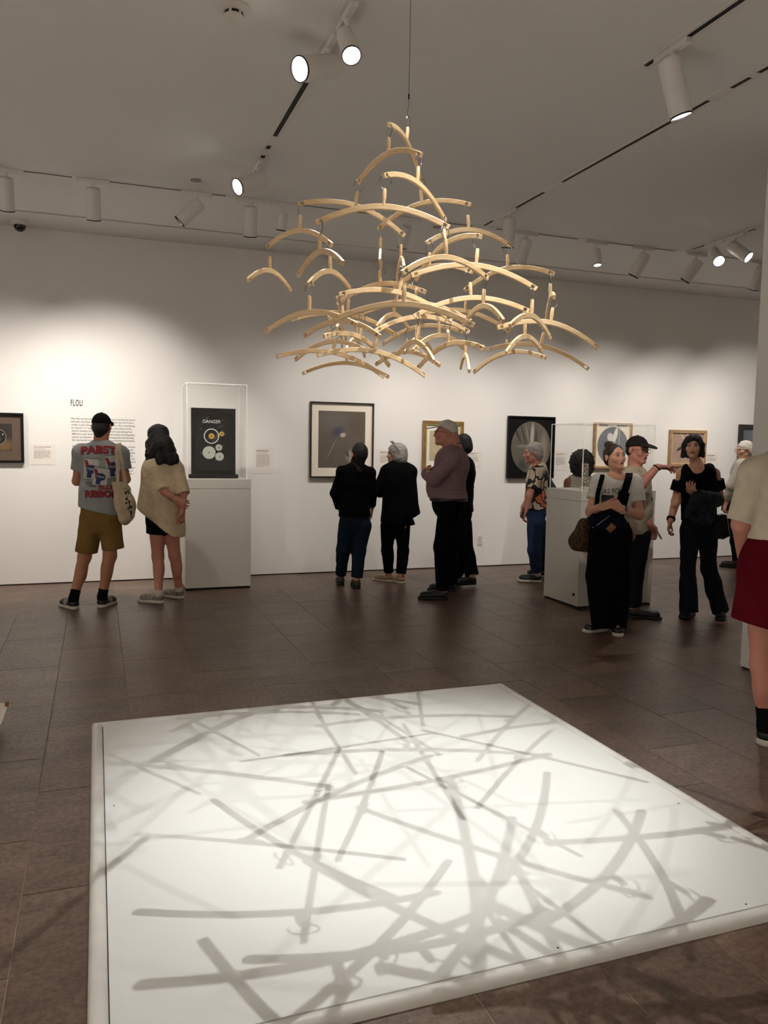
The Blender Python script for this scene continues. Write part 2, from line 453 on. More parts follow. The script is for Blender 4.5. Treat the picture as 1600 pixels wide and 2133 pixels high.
# the tracks right of the mobile
lamp(2.894, 3.61, (0.30, -0.06, -1), 'big white track lamp at upper right, pointing down', lit='on', watts=SIDE_W * 2.2, target=(4.62, 6.56, 1.1), along='y', D=0.118, L=0.30, angle=30)
lamp(3.53, 6.52, (0.05, 0.2, -1), 'white track lamp hanging close behind the right side of the mobile', along='y', watts=W * 0.3, target=(3.9, YB, 1.2), angle=70)
lamp(5.95, 6.63, (-0.30, -0.75, -0.62), 'left lamp of the bright pair on the right', lit='on', along='y', watts=SIDE_W * 0.8, target=(4.4, 4.6, 0), D=0.115, L=0.22, angle=60)
lamp(5.95, 6.36, (0.28, -0.72, -0.62), 'right lamp of the bright pair on the right', lit='on', along='y', watts=SIDE_W * 1.2, target=(6.4, 4.6, 0.0), D=0.115, L=0.24, angle=60)
# lamps above and behind the viewer that light the platform and the mobile
for (x, y, k, tg, an, lb) in ((XC, 2.78, 0.30, (1.2, 3.05, 0), 54, 'platform lamp straight above the mobile on the left track'), (XC, 2.0, 0.95, (1.25, 3.15, 0.1), 46, 'platform lamp before the mobile on the left track'),
                              (2.894, 2.5, 0.5, (1.2, 2.95, 0.1), 44, 'platform lamp right of the mobile on the right track'), (2.894, 0.9, 0.6, (1.2, 3.05, 1.95), 26, 'mobile lamp above the viewer on the right track')):
    lamp(x, y, (0, 0, 0), lb, lit='on', watts=S * k, target=tg, along='y', col=STAGE_COL, angle=an, blend=0.8, D=0.095, L=0.2, radius=0.003, drop=0.06)
NTH = ['first', 'second', 'third', 'fourth', 'fifth']
# added unseen lamps: they wash the walls around the viewer to raise the bounce light
track((-3.6, -1.6), (4.1, -1.6), [(0.4, 1.2), (1.6, 3.0), (3.4, 5.6)], 'added unseen white lamp track behind the viewer')
for i, x in enumerate((-2.2, 0.4, 3.0)): lamp(x, -1.6, (0, 0, 0), NTH[i] + ' added track lamp from the left on the unseen track behind the viewer', watts=BACK_W * 1.6, target=(x, -3.47, 1.5), angle=100, blend=1.0)  # added behind the viewer for bounce into the room
track((-2.2, -1.2), (-2.2, 6.9), [(0.4, 1.2), (1.6, 3.0), (3.4, 5.6)], 'added unseen white lamp track along the left wall')
for i, y in enumerate((0.0, 2.6, 5.2)): lamp(-2.2, y, (0, 0, 0), NTH[i] + ' added unseen track lamp from the front facing the left wall', watts=BACK_W * 1.6, target=(-3.97, y, 1.5), angle=100, blend=1.0, along='y')  # added on the unseen left side to lift the bounce light
track((10.4, 0.5), (10.4, 7.5), [(0.4, 1.2), (1.6, 3.0)], 'added unseen white lamp track along the far right wall')
for i, y in enumerate((2.2, 5.2)): lamp(10.4, y, (0, 0, 0), NTH[i] + ' added unseen track lamp from the front facing the far right wall', watts=BACK_W * 1.6, target=(12.2, y, 1.5), angle=100, blend=1.0, along='y')  # added at the unseen right end, also for bounce light

# ------------------------------------------------------------------ small ceiling fittings
sd = empty('smoke_detector', (0.66, 4.09, ZC), 'round white smoke detector on the ceiling at upper left', 'smoke detector')
q = MB(); q.lathe([(0, 0), (0.085, 0), (0.085, -0.012), (0.07, -0.022), (0.045, -0.026), (0, -0.026)], None, 36); q.build('base', M['plinth'], sd, smooth=True)
q = MB(); q.lathe([(0.0, -0.026), (0.046, -0.026), (0.046, -0.040), (0, -0.040)], None, 30); q.build('vent_ring', M['black'], sd, smooth=True)
q = MB()
for i in range(6):
    a_ = i * PI / 3; q.box((0.046 * math.cos(a_), 0.046 * math.sin(a_), -0.034), (0.006, 0.012, 0.016), Matrix.Rotation(a_, 3, 'Z'))
q.lathe([(0, -0.040), (0.048, -0.040), (0.048, -0.052), (0.036, -0.064), (0.014, -0.068), (0, -0.068)], None, 30); q.build('head', M['plinth'], sd, smooth=True)
cd = empty('security_camera', (-0.68, 8.70, ZC), 'small black dome camera on the ceiling at far left', 'security camera')
q = MB(); q.lathe([(0, 0), (0.085, 0), (0.08, -0.03), (0.06, -0.038), (0, -0.038)], None, 28); q.build('housing', M['white_metal'], cd, smooth=True)
q = MB(); q.lathe([(0.056, -0.036), (0.055, -0.06), (0.042, -0.083), (0.022, -0.095), (0, -0.098)], None, 28); q.build('dome', mat('dark_dome', '#0d0d0e', 0.12), cd, smooth=True)
for (x, y), lb in (((0.786, 6.77), 'small round sprinkler cover on the ceiling left of the lit middle lamp'), ((0.715 + 2.42, 7.25), 'small round sprinkler cover on the ceiling seen behind the mobile')):
    sp = empty('sprinkler_cover', (x, y, ZC), lb, 'sprinkler')
    q = MB(); q.lathe([(0, 0), (0.042, 0), (0.042, -0.006), (0.034, -0.009), (0.012, -0.010), (0, -0.010)], None, 24)
    q.build('plate', mat('sprinkler_plate', '#8f887f', 0.5), sp, smooth=True)

# ------------------------------------------------------------------ white platform
PX0, PX1, PY0, PY1 = -0.042, 2.386, 1.845, 4.328
M['board'] = mat('white_board', '#f1f2ee', 0.42, 0.008, 3)
M['rail'] = mat('white_rail', '#e3e1da', 0.45, 0.07, 9)
pf = empty('display_platform', ((PX0 + PX1) / 2, (PY0 + PY1) / 2, 0), 'low square white platform under the hanger mobile, crossed by shadows', 'platform')
pc = ((PX0 + PX1) / 2, (PY0 + PY1) / 2)
hw, hd = (PX1 - PX0) / 2, (PY1 - PY0) / 2
q = MB(); q.box((0, 0, 0.010), (2 * hw - 0.111, 2 * hd - 0.111, 0.020), bevel=0.0008); q.build('panel', M['board'], pf)
def rail(a, b):
    a = Vector(a); b = Vector(b); d = (b - a).normalized(); sdv = Vector((-d.y, d.x, 0)); rows = []
    q = MB(); n = 10; R_, H_ = 0.027, 0.029
    for p, e in ((a, -1), (b, 1)):
        row = []
        for i in range(n + 1):
            t = PI * i / n; off = sdv * (R_ * math.cos(t)); mit = d * (e * -R_ * math.cos(t))
            row.append(q.b.verts.new(p + off + mit * 1.0 + Vector((0, 0, H_ * math.sin(t) ** 0.8 if 0 < i < n else 0))))
        rows.append(row)
    for i in range(n): q.b.faces.new((rows[0][i], rows[0][i + 1], rows[1][i + 1], rows[1][i]))
    q.b.faces.new(rows[0]); q.b.faces.new(rows[1][::-1]); q.build('edge_rail', M['rail'], pf, smooth=True)
ri = 0.027
cs = [(-hw + ri, -hd + ri, 0), (hw - ri, -hd + ri, 0), (hw - ri, hd - ri, 0), (-hw + ri, hd - ri, 0)]
for i in range(4): rail(cs[i], cs[(i + 1) % 4])
for (x, y) in ((-hw + 0.09, -hd + 1.45), (hw - 0.12, hd - 0.12), (-hw + 0.65, hd - 0.09), (hw - 0.1, -hd + 0.75), (0.1, -hd + 0.075), (-0.25, hd - 0.08), (hw - 0.4, -hd + 0.075)):
    q = MB(); q.lathe([(0, 0.0212), (0.003, 0.0210), (0.0034, 0.0198)], Matrix.Translation((x, y, 0)), 10); q.build('screw', M['black_metal'], pf)
# ------------------------------------------------------------------ acrylic cases on plinths
def acrylic():
    n = N('clear_acrylic'); t = n.n('ShaderNodeBsdfTransparent'); g = n.n('ShaderNodeBsdfGlossy')
    t.inputs[0].default_value = (0.992, 0.992, 0.988, 1); g.inputs['Roughness'].default_value = 0.02
    lw = n.n('ShaderNodeFresnel'); lw.inputs['IOR'].default_value = 1.45
    mx = n.n('ShaderNodeMixShader'); ge = n.n('ShaderNodeNewGeometry'); f = n.math('MULTIPLY', lw.outputs[0], n.math('SUBTRACT', 0.9, n.math('MULTIPLY', ge.outputs['Backfacing'], 0.9)))
    n.l(f, mx.inputs[0]); n.l(t.outputs[0], mx.inputs[1]); n.l(g.outputs[0], mx.inputs[2]); n.l(mx.outputs[0], n.out.inputs[0])
    return n.m
def acrylic_edge():
    n = N('acrylic_edge'); t = n.n('ShaderNodeBsdfTransparent'); d = n.n('ShaderNodeBsdfDiffuse'); g = n.n('ShaderNodeBsdfTranslucent')
    d.inputs[0].default_value = (0.85, 0.85, 0.82, 1); g.inputs[0].default_value = (0.8, 0.8, 0.78, 1)
    a = n.n('ShaderNodeAddShader'); n.l(d.outputs[0], a.inputs[0]); n.l(g.outputs[0], a.inputs[1])
    mx = n.n('ShaderNodeMixShader'); mx.inputs[0].default_value = 0.42
    n.l(t.outputs[0], mx.inputs[1]); n.l(a.outputs[0], mx.inputs[2]); n.l(mx.outputs[0], n.out.inputs[0]); return n.m
M['acrylic'] = acrylic(); M['acrylic_edge'] = acrylic_edge()

def plinth(x0, x1, y0, y1, zt, label, knob=None, seam=0.10):
    r = empty('display_plinth', ((x0 + x1) / 2, (y0 + y1) / 2, 0), label, 'plinth')
    w, d = x1 - x0, y1 - y0
    q = MB(); q.box((0, 0, (zt - seam) / 2 + 0.012), (w - 0.002, d - 0.002, zt - seam - 0.026), bevel=0.002); q.build('body', M['plinth'], r)
    q = MB(); q.box((0, 0, 0.007), (w - 0.012, d - 0.012, 0.014)); q.build('base_gap', M['shadow_gap'], r)
    q = MB(); q.box((0, 0, zt - seam / 2), (w, d, seam - 0.003), bevel=0.002); q.build('cap', M['plinth'], r)
    if knob is not None:
        q = MB(); q.cyl((knob[0] - (x0 + x1) / 2, knob[1] - (y0 + y1) / 2, knob[2]), (knob[0] - 0.01 - (x0 + x1) / 2, knob[1] - (y0 + y1) / 2, knob[2]), 0.012, seg=14); q.build('lock', M['black_metal'], r)
    return r
def case(x0, x1, y0, y1, z0_, z1, label):
    r = empty('acrylic_case', ((x0 + x1) / 2, (y0 + y1) / 2, z0_), label, 'display case')
    w, d, h = x1 - x0, y1 - y0, z1 - z0_; t = 0.009
    for nm, c, s in (('front_pane', (0, -d / 2 + t / 2, h / 2), (w - 2 * t, t, h)), ('back_pane', (0, d / 2 - t / 2, h / 2), (w - 2 * t, t, h)),
                     ('side_pane', (-w / 2 + t / 2, 0, h / 2), (t, d - 2 * t, h)), ('side_pane', (w / 2 - t / 2, 0, h / 2), (t, d - 2 * t, h)),
                     ('top_pane', (0, 0, h - t / 2), (w - 2 * t, d - 2 * t, t))):
        q = MB(); q.box(c, s); q.build(nm, M['acrylic'], r)
    e = 0.006
    for sx in (-1, 1):
        for sy in (-1, 1):
            q = MB(); q.box((sx * (w / 2 - e / 2), sy * (d / 2 - e / 2), h / 2), (e, e, h)); q.build('glued_edge', M['acrylic_edge'], r)
    for sx in (-1, 1):
        q = MB(); q.box((sx * (w / 2 - e / 2), 0, h - e / 2), (e, d - 2 * e, e)); q.build('glued_edge', M['acrylic_edge'], r)
        q = MB(); q.box((0, sx * (d / 2 - e / 2), h - e / 2), (w - 2 * e, e, e)); q.build('glued_edge', M['acrylic_edge'], r)
    return r
P1 = (0.828, 1.493, 8.13, 8.66, 1.137)
plinth(*P1, 'white plinth against the back wall beside the woman in a beige shirt')
case(0.85, 1.455, 8.15, 8.64, 1.137, 2.10, 'tall clear acrylic case over the black framed panel, against the back wall')
P2 = (4.228, 5.068, 6.27, 6.87, 1.115)
plinth(*P2, 'white plinth standing free on the right, behind the young woman in black trousers', knob=(4.228, 6.33, 0.13))
case(4.245, 5.05, 6.29, 6.85, 1.115, 1.745, 'wide clear acrylic case on the free-standing plinth at right')

# the framed panel in the tall case: plain discs and a ring on a dark sheet
fp = empty('framed_relief', (1.15, 8.36, 1.137), 'black framed upright relief of metal discs in the tall case', 'artwork')
M['frame_black'] = mat('black_lacquer', '#0a0908', 0.55, 0.1, 20, spec=0.2)
M['glass_black'] = mat('dark_glass', '#07090a', 0.25, 0.1, 6, spec=0.2)
pa = on_y(398, 849, 8.36); pb = on_y(490, 852, 8.36)
fx0, fx1, fz = pa[0] - 1.15, pb[0] - 1.15, (pa[2] + pb[2]) / 2 - 1.137
fx1 -= 0.0
q = MB(); q.box(((fx0 + fx1) / 2, 0, 0.02), (fx1 - fx0 + 0.05, 0.11, 0.04), bevel=0.005); q.build('foot', M['frame_black'], fp)
fw_ = 0.048
for nm, c, s in (('frame_bar', (fx0 + fw_ / 2, 0, (fz + 0.04) / 2), (fw_, 0.05, fz - 0.04)), ('frame_bar', (fx1 - fw_ / 2, 0, (fz + 0.04) / 2), (fw_, 0.05, fz - 0.04)),
                 ('frame_bar', ((fx0 + fx1) / 2, 0, fz - fw_ / 2), (fx1 - fx0 - 2 * fw_, 0.05, fw_)), ('frame_bar', ((fx0 + fx1) / 2, 0, 0.04 + fw_ / 2), (fx1 - fx0 - 2 * fw_, 0.05, fw_))):
    q = MB(); q.box(c, s, bevel=0.003); q.build(nm, M['frame_black'], fp)
q = MB(); q.box(((fx0 + fx1) / 2, 0.006, (fz + 0.04) / 2), (fx1 - fx0 - 2 * fw_, 0.012, fz - 0.04 - 2 * fw_)); q.build('dark_sheet', M['glass_black'], fp)
M['disc_pale'] = mat('pale_disc', '#b9bfb2', 0.45, 0.08, 25); M['disc_gold'] = mat('gold_disc', '#c49a45', 0.4, 0.1, 25)
M['ring_pale'] = mat('pale_ring', '#e2e0da', 0.5)
RX = Matrix.Rotation(PI / 2, 4, 'X')
def disc(nm, x, z, r, m, hole=0.0, y=-0.004):
    q = MB(); q.lathe([(hole, 0), (r, 0), (r, 0.006), (hole, 0.006)] + ([(hole, 0)] if hole else []), Matrix.Translation((x, y, z)) @ RX, 40)
    q.build(nm, m, fp)
    if not hole:
        q = MB(); q.lathe([(0, 0), (0.006, 0), (0.006, 0.009), (0, 0.009)], Matrix.Translation((x, y, z)) @ RX, 12); q.build('pin', M['frame_black'], fp)
cxp = (fx0 + fx1) / 2
disc('pale_disc', cxp - 0.045, 0.265, 0.066, M['disc_pale']); disc('pale_disc', cxp + 0.062, 0.225, 0.044, M['disc_pale']); disc('pale_disc', cxp + 0.055, 0.318, 0.034, M['disc_pale'])
disc('ring', cxp - 0.02, 0.435, 0.078, M['ring_pale'], hole=0.069); disc('gold_disc', cxp - 0.02, 0.435, 0.03, M['disc_gold'])
disc('gold_disc', cxp + 0.085, 0.46, 0.026, M['disc_gold'])
text_mesh('DANGER', 0.046, M['ring_pale'], 'lettering', fp, Matrix.Translation((cxp - 0.11, -0.0015, 0.57)) @ RX, sx=1.0, extrude=0.0005)
rs = random.Random(3); q = MB()
for i in range(14):
    x = cxp + rs.uniform(-0.13, 0.13); z = rs.uniform(0.12, 0.62); a_ = rs.uniform(0.3, 0.9) * rs.choice((1, 1, -1)); l_ = rs.uniform(0.02, 0.09)
    q.box((x, -0.0004, z), (l_, 0.0008, 0.0014), Matrix.Rotation(a_, 3, 'Y'))
tag(q.build('scratches', M['disc_pale'], fp), kind='stuff')

# narrow patterned block in the wide case
def glyphs():
    n = N('black_marks_on_ivory'); v = n.coord('Object', (1, 1, 1))
    x = n.n('ShaderNodeTexVoronoi', feature='DISTANCE_TO_EDGE'); x.inputs['Scale'].default_value = 62; n.l(v, x.inputs['Vector'])
    nz = n.noise(v, 90, 3)
    f = n.math('ADD', x.outputs['Distance'], n.math('MULTIPLY', nz, 0.18))
    n.l(n.ramp(f, [(0.14, lin('#e8dfcc')), (0.19, lin('#1a1714'))]), n.b.inputs['Base Color']); return n.m
bp = on_y(1217, 1031, 6.5)
bl = empty('patterned_block', (float(bp[0]), 6.5, 1.115), 'narrow upright ivory block with black marks in the wide case', 'artwork')
q = MB(); q.box((0, 0, 0.135), (0.05, 0.05, 0.215), bevel=0.003); q.build('block', glyphs(), bl)
q = MB(); q.box((0, 0, 0.0135), (0.062, 0.062, 0.027), bevel=0.003); q.build('foot', mat('ivory', '#d8cdb6', 0.5), bl)
q = MB(); q.box((0, 0, 0.246), (0.052, 0.052, 0.007), bevel=0.002); q.build('cap', mat('tan_cap', '#a48a62', 0.5), bl)

# ------------------------------------------------------------------ framed pictures (plain stand-ins of like size and tone)
def art_mat(name, base, blobs, grain=0.10, gscale=9):
    """flat print: base tone, then soft shapes (u, v, ru, rv, colour, softness, turn); u, v run 0..1 over the sheet"""
    n = N(name); tc = n.n('ShaderNodeTexCoord'); sp = n.n('ShaderNodeSeparateXYZ'); n.l(tc.outputs['Generated'], sp.inputs[0])
    nz = n.noise(tc.outputs['Object'], gscale, 4)
    c = lin(base); col = n.ramp(nz, [(0.25, tuple(x * (1 - grain) for x in c[:3]) + (1,)), (0.75, tuple(min(1, x * (1 + grain)) for x in c[:3]) + (1,))])
    for (u, v, ru, rv, hx, soft, turn) in blobs:
        du = n.math('SUBTRACT', sp.outputs[0], u); dv = n.math('SUBTRACT', sp.outputs[2], v)
        ct, st = math.cos(turn), math.sin(turn)
        a = n.math('DIVIDE', n.math('ADD', n.math('MULTIPLY', du, ct), n.math('MULTIPLY', dv, st)), ru)
        b = n.math('DIVIDE', n.math('SUBTRACT', n.math('MULTIPLY', dv, ct), n.math('MULTIPLY', du, st)), rv)
        d = n.math('SQRT', n.math('ADD', n.math('MULTIPLY', a, a), n.math('MULTIPLY', b, b)))
        mr = n.n('ShaderNodeMapRange', interpolation_type='SMOOTHSTEP')
        n.l(d, mr.inputs[0]); mr.inputs[1].default_value = 1.0; mr.inputs[2].default_value = max(0.0, 1.0 - soft); mr.inputs[3].default_value = 0; mr.inputs[4].default_value = 1
        col = n.mix(mr.outputs[0], col, lin(hx))
    n.l(col, n.b.inputs['Base Color']); setp(n.b, Roughness=0.5); return n.m

def picture(px0, py0, px1, py1, label, fm, fw, mat_m, inset, art_m, depth=0.045, oval=False, step=None, name='framed_picture', x_min=None):
    a = on_y(px0, py0, YB); b = on_y(px1, py1, YB)
    x0, x1, zt, zb = a[0], b[0], a[2], b[2]
    cxw, cz = (x0 + x1) / 2, (zt + zb) / 2; w, h = x1 - x0, zt - zb
    r = empty(name, (cxw, YB - 0.004, cz), label, 'picture'); y = -depth / 2
    for c, s in (((-w / 2 + fw / 2, y, 0), (fw, depth, h)), ((w / 2 - fw / 2, y, 0), (fw, depth, h)), ((0, y, h / 2 - fw / 2), (w - 2 * fw, depth, fw)), ((0, y, -h / 2 + fw / 2), (w - 2 * fw, depth, fw))):
        q = MB(); q.box(c, s, bevel=0.004); q.build('frame_bar', fm, r)
    iw, ih = w - 2 * fw, h - 2 * fw
    if step is not None:
        sw = 0.010
        for c, s in (((-iw / 2 + sw / 2, y, 0), (sw, depth * 0.8, ih)), ((iw / 2 - sw / 2, y, 0), (sw, depth * 0.8, ih)), ((0, y, ih / 2 - sw / 2), (iw, depth * 0.8, sw)), ((0, y, -ih / 2 + sw / 2), (iw, depth * 0.8, sw))):
            q = MB(); q.box(c, s, bevel=0.002); q.build('inner_lip', step, r)
    l_, r_, t_, b_ = inset
    if oval:
        q = MB(); seg = 64; ry = 0.003
        q.box((0, -depth * 0.45, 0), (iw, 0.006, ih)); q.build('mount', mat_m, r)
        q = MB(); ov = []
        for i in range(seg):
            t = 2 * PI * i / seg; ov.append(((r_ - l_) / 2 + 0 + (iw - l_ - r_) / 2 * math.cos(t) - (r_ - l_), -depth * 0.45 - 0.0045, (b_ - t_) / 2 + (ih - t_ - b_) / 2 * math.sin(t)))
        q.poly(ov, (0, 0.002, 0)); q.build('print', art_m, r)
    else:
        if mat_m is not None:
            q = MB(); q.box((0, -depth * 0.35, 0), (iw, 0.004, ih)); q.build('mount', mat_m, r)
        q = MB(); q.box(((l_ - r_) / 2, -depth * 0.35 - 0.0035, (b_ - t_) / 2), (iw - l_ - r_, 0.002, ih - t_ - b_)); q.build('print', art_m, r)
    return r
M['gilt'] = mat('gilt_frame', '#96764a', 0.38, 0.2, 18, 0.3, 60, metal=0.35)
M['oak'] = mat('pale_oak', '#a3835c', 0.5, 0.18, 14)
M['umber'] = mat('umber_frame', '#241816', 0.45)
M['mount_white'] = mat('mount_white', '#e9dfce', 0.8, 0.02, 6); M['mount_cool'] = mat('mount_cool', '#dfe0d6', 0.8, 0.02, 6)
picture(-62, 858, 51, 964, 'black framed dark still picture with a round glassy shape, at the left edge', M['frame_black'], 0.024, mat('brown_mount', '#5b4a3e', 0.7), (0.09, 0.085, 0.085, 0.10),
        art_mat('glassy_round', '#2a231e', [(0.75, 0.15, 0.55, 0.35, '#6b5332', 0.9, 0.4), (0.55, 0.5, 0.26, 0.30, '#8d8475', 0.06, 0), (0.55, 0.5, 0.245, 0.28, '#161311', 0.1, 0), (0.5, 0.42, 0.14, 0.12, '#7f7a6c', 0.9, 0.5), (0.68, 0.6, 0.03, 0.04, '#c8c2b4', 0.6, 0.5)]))
picture(645, 836, 775, 995, 'large picture of soft grey blurs in a thin dark frame with a wide cream mount', M['umber'], 0.017, M['mount_white'], (0.085, 0.085, 0.085, 0.10),
        art_mat('soft_grey_blurs', '#5f564c', [(0.3, 0.85, 0.5, 0.3, '#66605a', 0.9, 0), (0.40, 0.64, 0.20, 0.13, '#3f4350', 0.95, 0.4), (0.52, 0.58, 0.08, 0.05, '#b2a79b', 0.5, 0.2), (0.28, 0.33, 0.012, 0.3, '#8f8a84', 0.8, -0.5), (0.70, 0.22, 0.17, 0.13, '#978d7f', 0.7, 0.6), (0.62, 0.24, 0.06, 0.10, '#3f3a36', 0.9, 0.4), (0.85, 0.8, 0.3, 0.4, '#5b5042', 0.9, 0)]))
picture(880, 876, 961, 980, 'small gilt framed drawing with white mount, partly behind the man in a pale cap', M['gilt'], 0.036, M['mount_cool'], (0.055, 0.055, 0.085, 0.085),
        art_mat('loose_drawing', '#b8a888', [(0.35, 0.3, 0.05, 0.3, '#4d4a40', 0.7, -0.7), (0.42, 0.34, 0.05, 0.26, '#9a9a86', 0.6, -0.7), (0.6, 0.7, 0.3, 0.14, '#a7ab92', 0.8, 0.3), (0.3, 0.6, 0.01, 0.3, '#6d6656', 0.8, 0.1)]), step=mat('gilt_lip', '#d9b868', 0.35, metal=0.4))
picture(1057, 866, 1149, 996, 'black panel with an oval of grey stripes, behind the visitor in a floral shirt', M['frame_black'], 0.02, mat('black_mount', '#080706', 0.7, spec=0.2), (0.03, 0.03, 0.045, 0.045),
        art_mat('grey_stripes', '#5d574d', [(0.15, 0.75, 0.04, 0.3, '#2f2b28', 0.8, 0.5), (0.3, 0.75, 0.03, 0.35, '#312d2a', 0.8, 0.35), (0.4, 0.75, 0.02, 0.3, '#8d857a', 0.8, 0.25), (0.52, 0.72, 0.06, 0.35, '#a39a8b', 0.6, -0.05), (0.62, 0.6, 0.05, 0.4, '#3b3733', 0.8, 0), (0.82, 0.5, 0.14, 0.45, '#87796a', 0.9, 0), (0.3, 0.15, 0.2, 0.2, '#3f3f3a', 0.9, 0.2), (0.3, 0.52, 0.24, 0.05, '#7a7468', 0.8, 0)]), oval=True, depth=0.05)
picture(1236, 880, 1310, 976, 'oak framed picture with a grey oval on white, seen through the wide case', M['oak'], 0.022, M['mount_white'], (0.035, 0.035, 0.03, 0.03),
        art_mat('grey_oval', '#74787c', [(0.5, 0.1, 0.5, 0.4, '#85888a', 0.9, 0), (0.42, 0.72, 0.12, 0.14, '#d8d4cc', 0.3, 0.5), (0.58, 0.78, 0.07, 0.22, '#e2dfd8', 0.2, -0.25), (0.5, 0.45, 0.2, 0.2, '#c4c0b8', 0.5, 0)]), oval=True, step=mat('oak_lip', '#c4a67e', 0.5))
picture(1393, 895, 1465, 971, 'pale oak framed picture of dark leaf shapes on pink, behind the woman in black', M['oak'], 0.03, None, (0.0, 0.0, 0.0, 0.0),
        art_mat('leaf_shapes', '#a58b7c', [(0.35, 0.85, 0.02, 0.4, '#e0d2c4', 0.9, 0.6), (0.5, 0.85, 0.02, 0.4, '#e0d2c4', 0.9, 0.1), (0.65, 0.85, 0.02, 0.4, '#d8c8ba', 0.9, -0.5), (0.3, 0.5, 0.05, 0.18, '#2f332f', 0.3, -0.9), (0.45, 0.4, 0.07, 0.16, '#272a28', 0.3, -0.3), (0.6, 0.42, 0.06, 0.15, '#30352f', 0.3, 0.5), (0.4, 0.25, 0.05, 0.12, '#45463e', 0.3, -1.2)]), step=mat('oak_lip_pale', '#d2b48a', 0.5))
picture(1538, 884, 1602, 975, 'dark brown framed picture of grey-blue tones, half hidden by the middle wall', M['umber'], 0.06, None, (0, 0, 0, 0),
        art_mat('grey_blue', '#5a6068', [(0.5, 0.8, 0.6, 0.4, '#6f757b', 0.9, 0), (0.4, 0.2, 0.4, 0.25, '#40413f', 0.9, 0)]))

# ------------------------------------------------------------------ writing on the wall
RXW = Matrix.Rotation(PI / 2, 4, 'X')
def wall_at(px, py): p = on_y(px, py, YB); return Vector((float(p[0]), YB - 0.0012, float(p[2])))
o_ = wall_at(148, 868)
wt = empty('wall_text', (o_.x, YB - 0.0012, o_.z), 'black printed heading FLOU and two paragraphs on the wall behind the man in a cap', 'wall text')
h_ = wall_at(147, 845)
text_mesh('FLOU', 0.0905, M['print_ink'], 'heading', wt, Matrix.Translation(h_ - o_) @ RXW, sx=0.50, space=1.08, bold=0.0012)
lines = ['Man Ray introduced his rayographs during a transitional period', 'between the Dada and Surrealist movements that the French', 'writer Louis Aragon called a time of flou\u2014flou translating',
         'to \u201cblurry\u201d or \u201cout of focus.\u201d The term suits these works,', 'which viewers initially find strange and captivating but', 'difficult to pin down. Rayographs, cameraless photographs,',
         'exist in an indistinct space between photography and painting,', 'the mechanical and the handmade, documentation and dream.', '',
         'Du                                       nness in his camera', '                                          increased', '                                        graphs grew,', '                                              in his',
         '                                          rms, he', '                                            eymann', '                                           ough', '                                      niques\u201d', '                                       agine', 'of                                        ages\u2014', 'even']
zt = wall_at(150, 871).z; zb = wall_at(152, 992).z
ends = [281, 278, 281, 275, 275, 281, 279, 281, 0, 282, 277, 282, 276, 280, 282, 274, 282, 276, 279, 164]
pitch = (zt - zb) / 19
for i, s in enumerate(lines):
    if not s.strip(): continue
    z = zt - pitch * i - 0.012
    parts_ = [(s.split('   ')[0].strip(), 148 + i * 0.22, 'LEFT')] if s[0] != ' ' else []
    if '   ' in s: parts_.append((s.split('   ')[-1].strip(), ends[i], 'RIGHT'))
    for w_, px, al in parts_:
        p = wall_at(px, 900); M_ = Matrix.Translation(Vector((p.x, YB - 0.0012, z)) - o_) @ RXW
        ob = text_mesh(w_, pitch * 0.86, M['print_ink'], 'text_line', wt, M_, align=al)
        if i < 8 and al == 'LEFT':
            want = wall_at(ends[i], 900).x - p.x; xs = [v.co.x for v in ob.data.vertices]; w0 = max(xs) - min(xs); x00 = min(xs)
            k = want / w0
            for v in ob.data.vertices: v.co.x = x00 + (v.co.x - x00) * k

M['label_card'] = mat('label_card', '#e8e1d8', 0.7, 0.004, 3)
def wall_label(px0, py0, px1, nlines, label, title=2, plate=True, lastshort=0.5):
    p0 = wall_at(px0, py0); p1 = wall_at(px1, py0); w = p1.x - p0.x
    r = empty('wall_label', (p0.x, YB - 0.001, p0.z), label, 'wall label')
    lp = 0.0098; H_ = 0.03 + lp * 1.15 * nlines + 0.035
    q = MB(); q.box((w / 2 + 0.0, 0.0, -H_ / 2 + 0.02), (w + 0.07, 0.0025, H_ + 0.03)); q.build('card', M['label_card'], r)
    rl = random.Random(int(px0)); q = MB(); q2 = MB(); z = 0.0
    for i in range(nlines):
        bb = q if i < title else q2
        ln = w * (rl.uniform(0.86, 1.0) if i not in (1, title) else rl.uniform(0.55, 0.85)) if i < nlines - 1 else w * lastshort
        x = 0.0
        while x < ln:
            ww = rl.uniform(0.008, 0.026); ww = min(ww, ln - x)
            bb.box((x + ww / 2, -0.0016, z), (ww, 0.0006, 0.0046 if i < title else 0.0030)); x += ww + 0.0035
        z -= lp * (1.9 if i in (title - 1, title + 0) else 1.0)
    tag(q.build('title_lines', M['print_ink'], r), kind='stuff'); tag(q2.build('small_print', M['text_grey'], r), kind='stuff')
wall_label(70.5, 931, 107, 11, 'small printed label right of the dark picture at the left edge', 1)
wall_label(534, 938, 563, 18, 'small printed label right of the tall acrylic case', 2)
wall_label(792, 941, 812, 12, 'small printed label between the large grey picture and the gilt frame', 2)
wall_label(973, 944, 998, 10, 'small printed label right of the gilt frame, beside the man in a pale cap', 2)
wall_label(1158.5, 945, 1178, 14, 'small printed label seen through the wide case, left of the curly hair', 2)
wall_label(1473, 948, 1492, 8, 'small printed label right of the woman in black', 2)

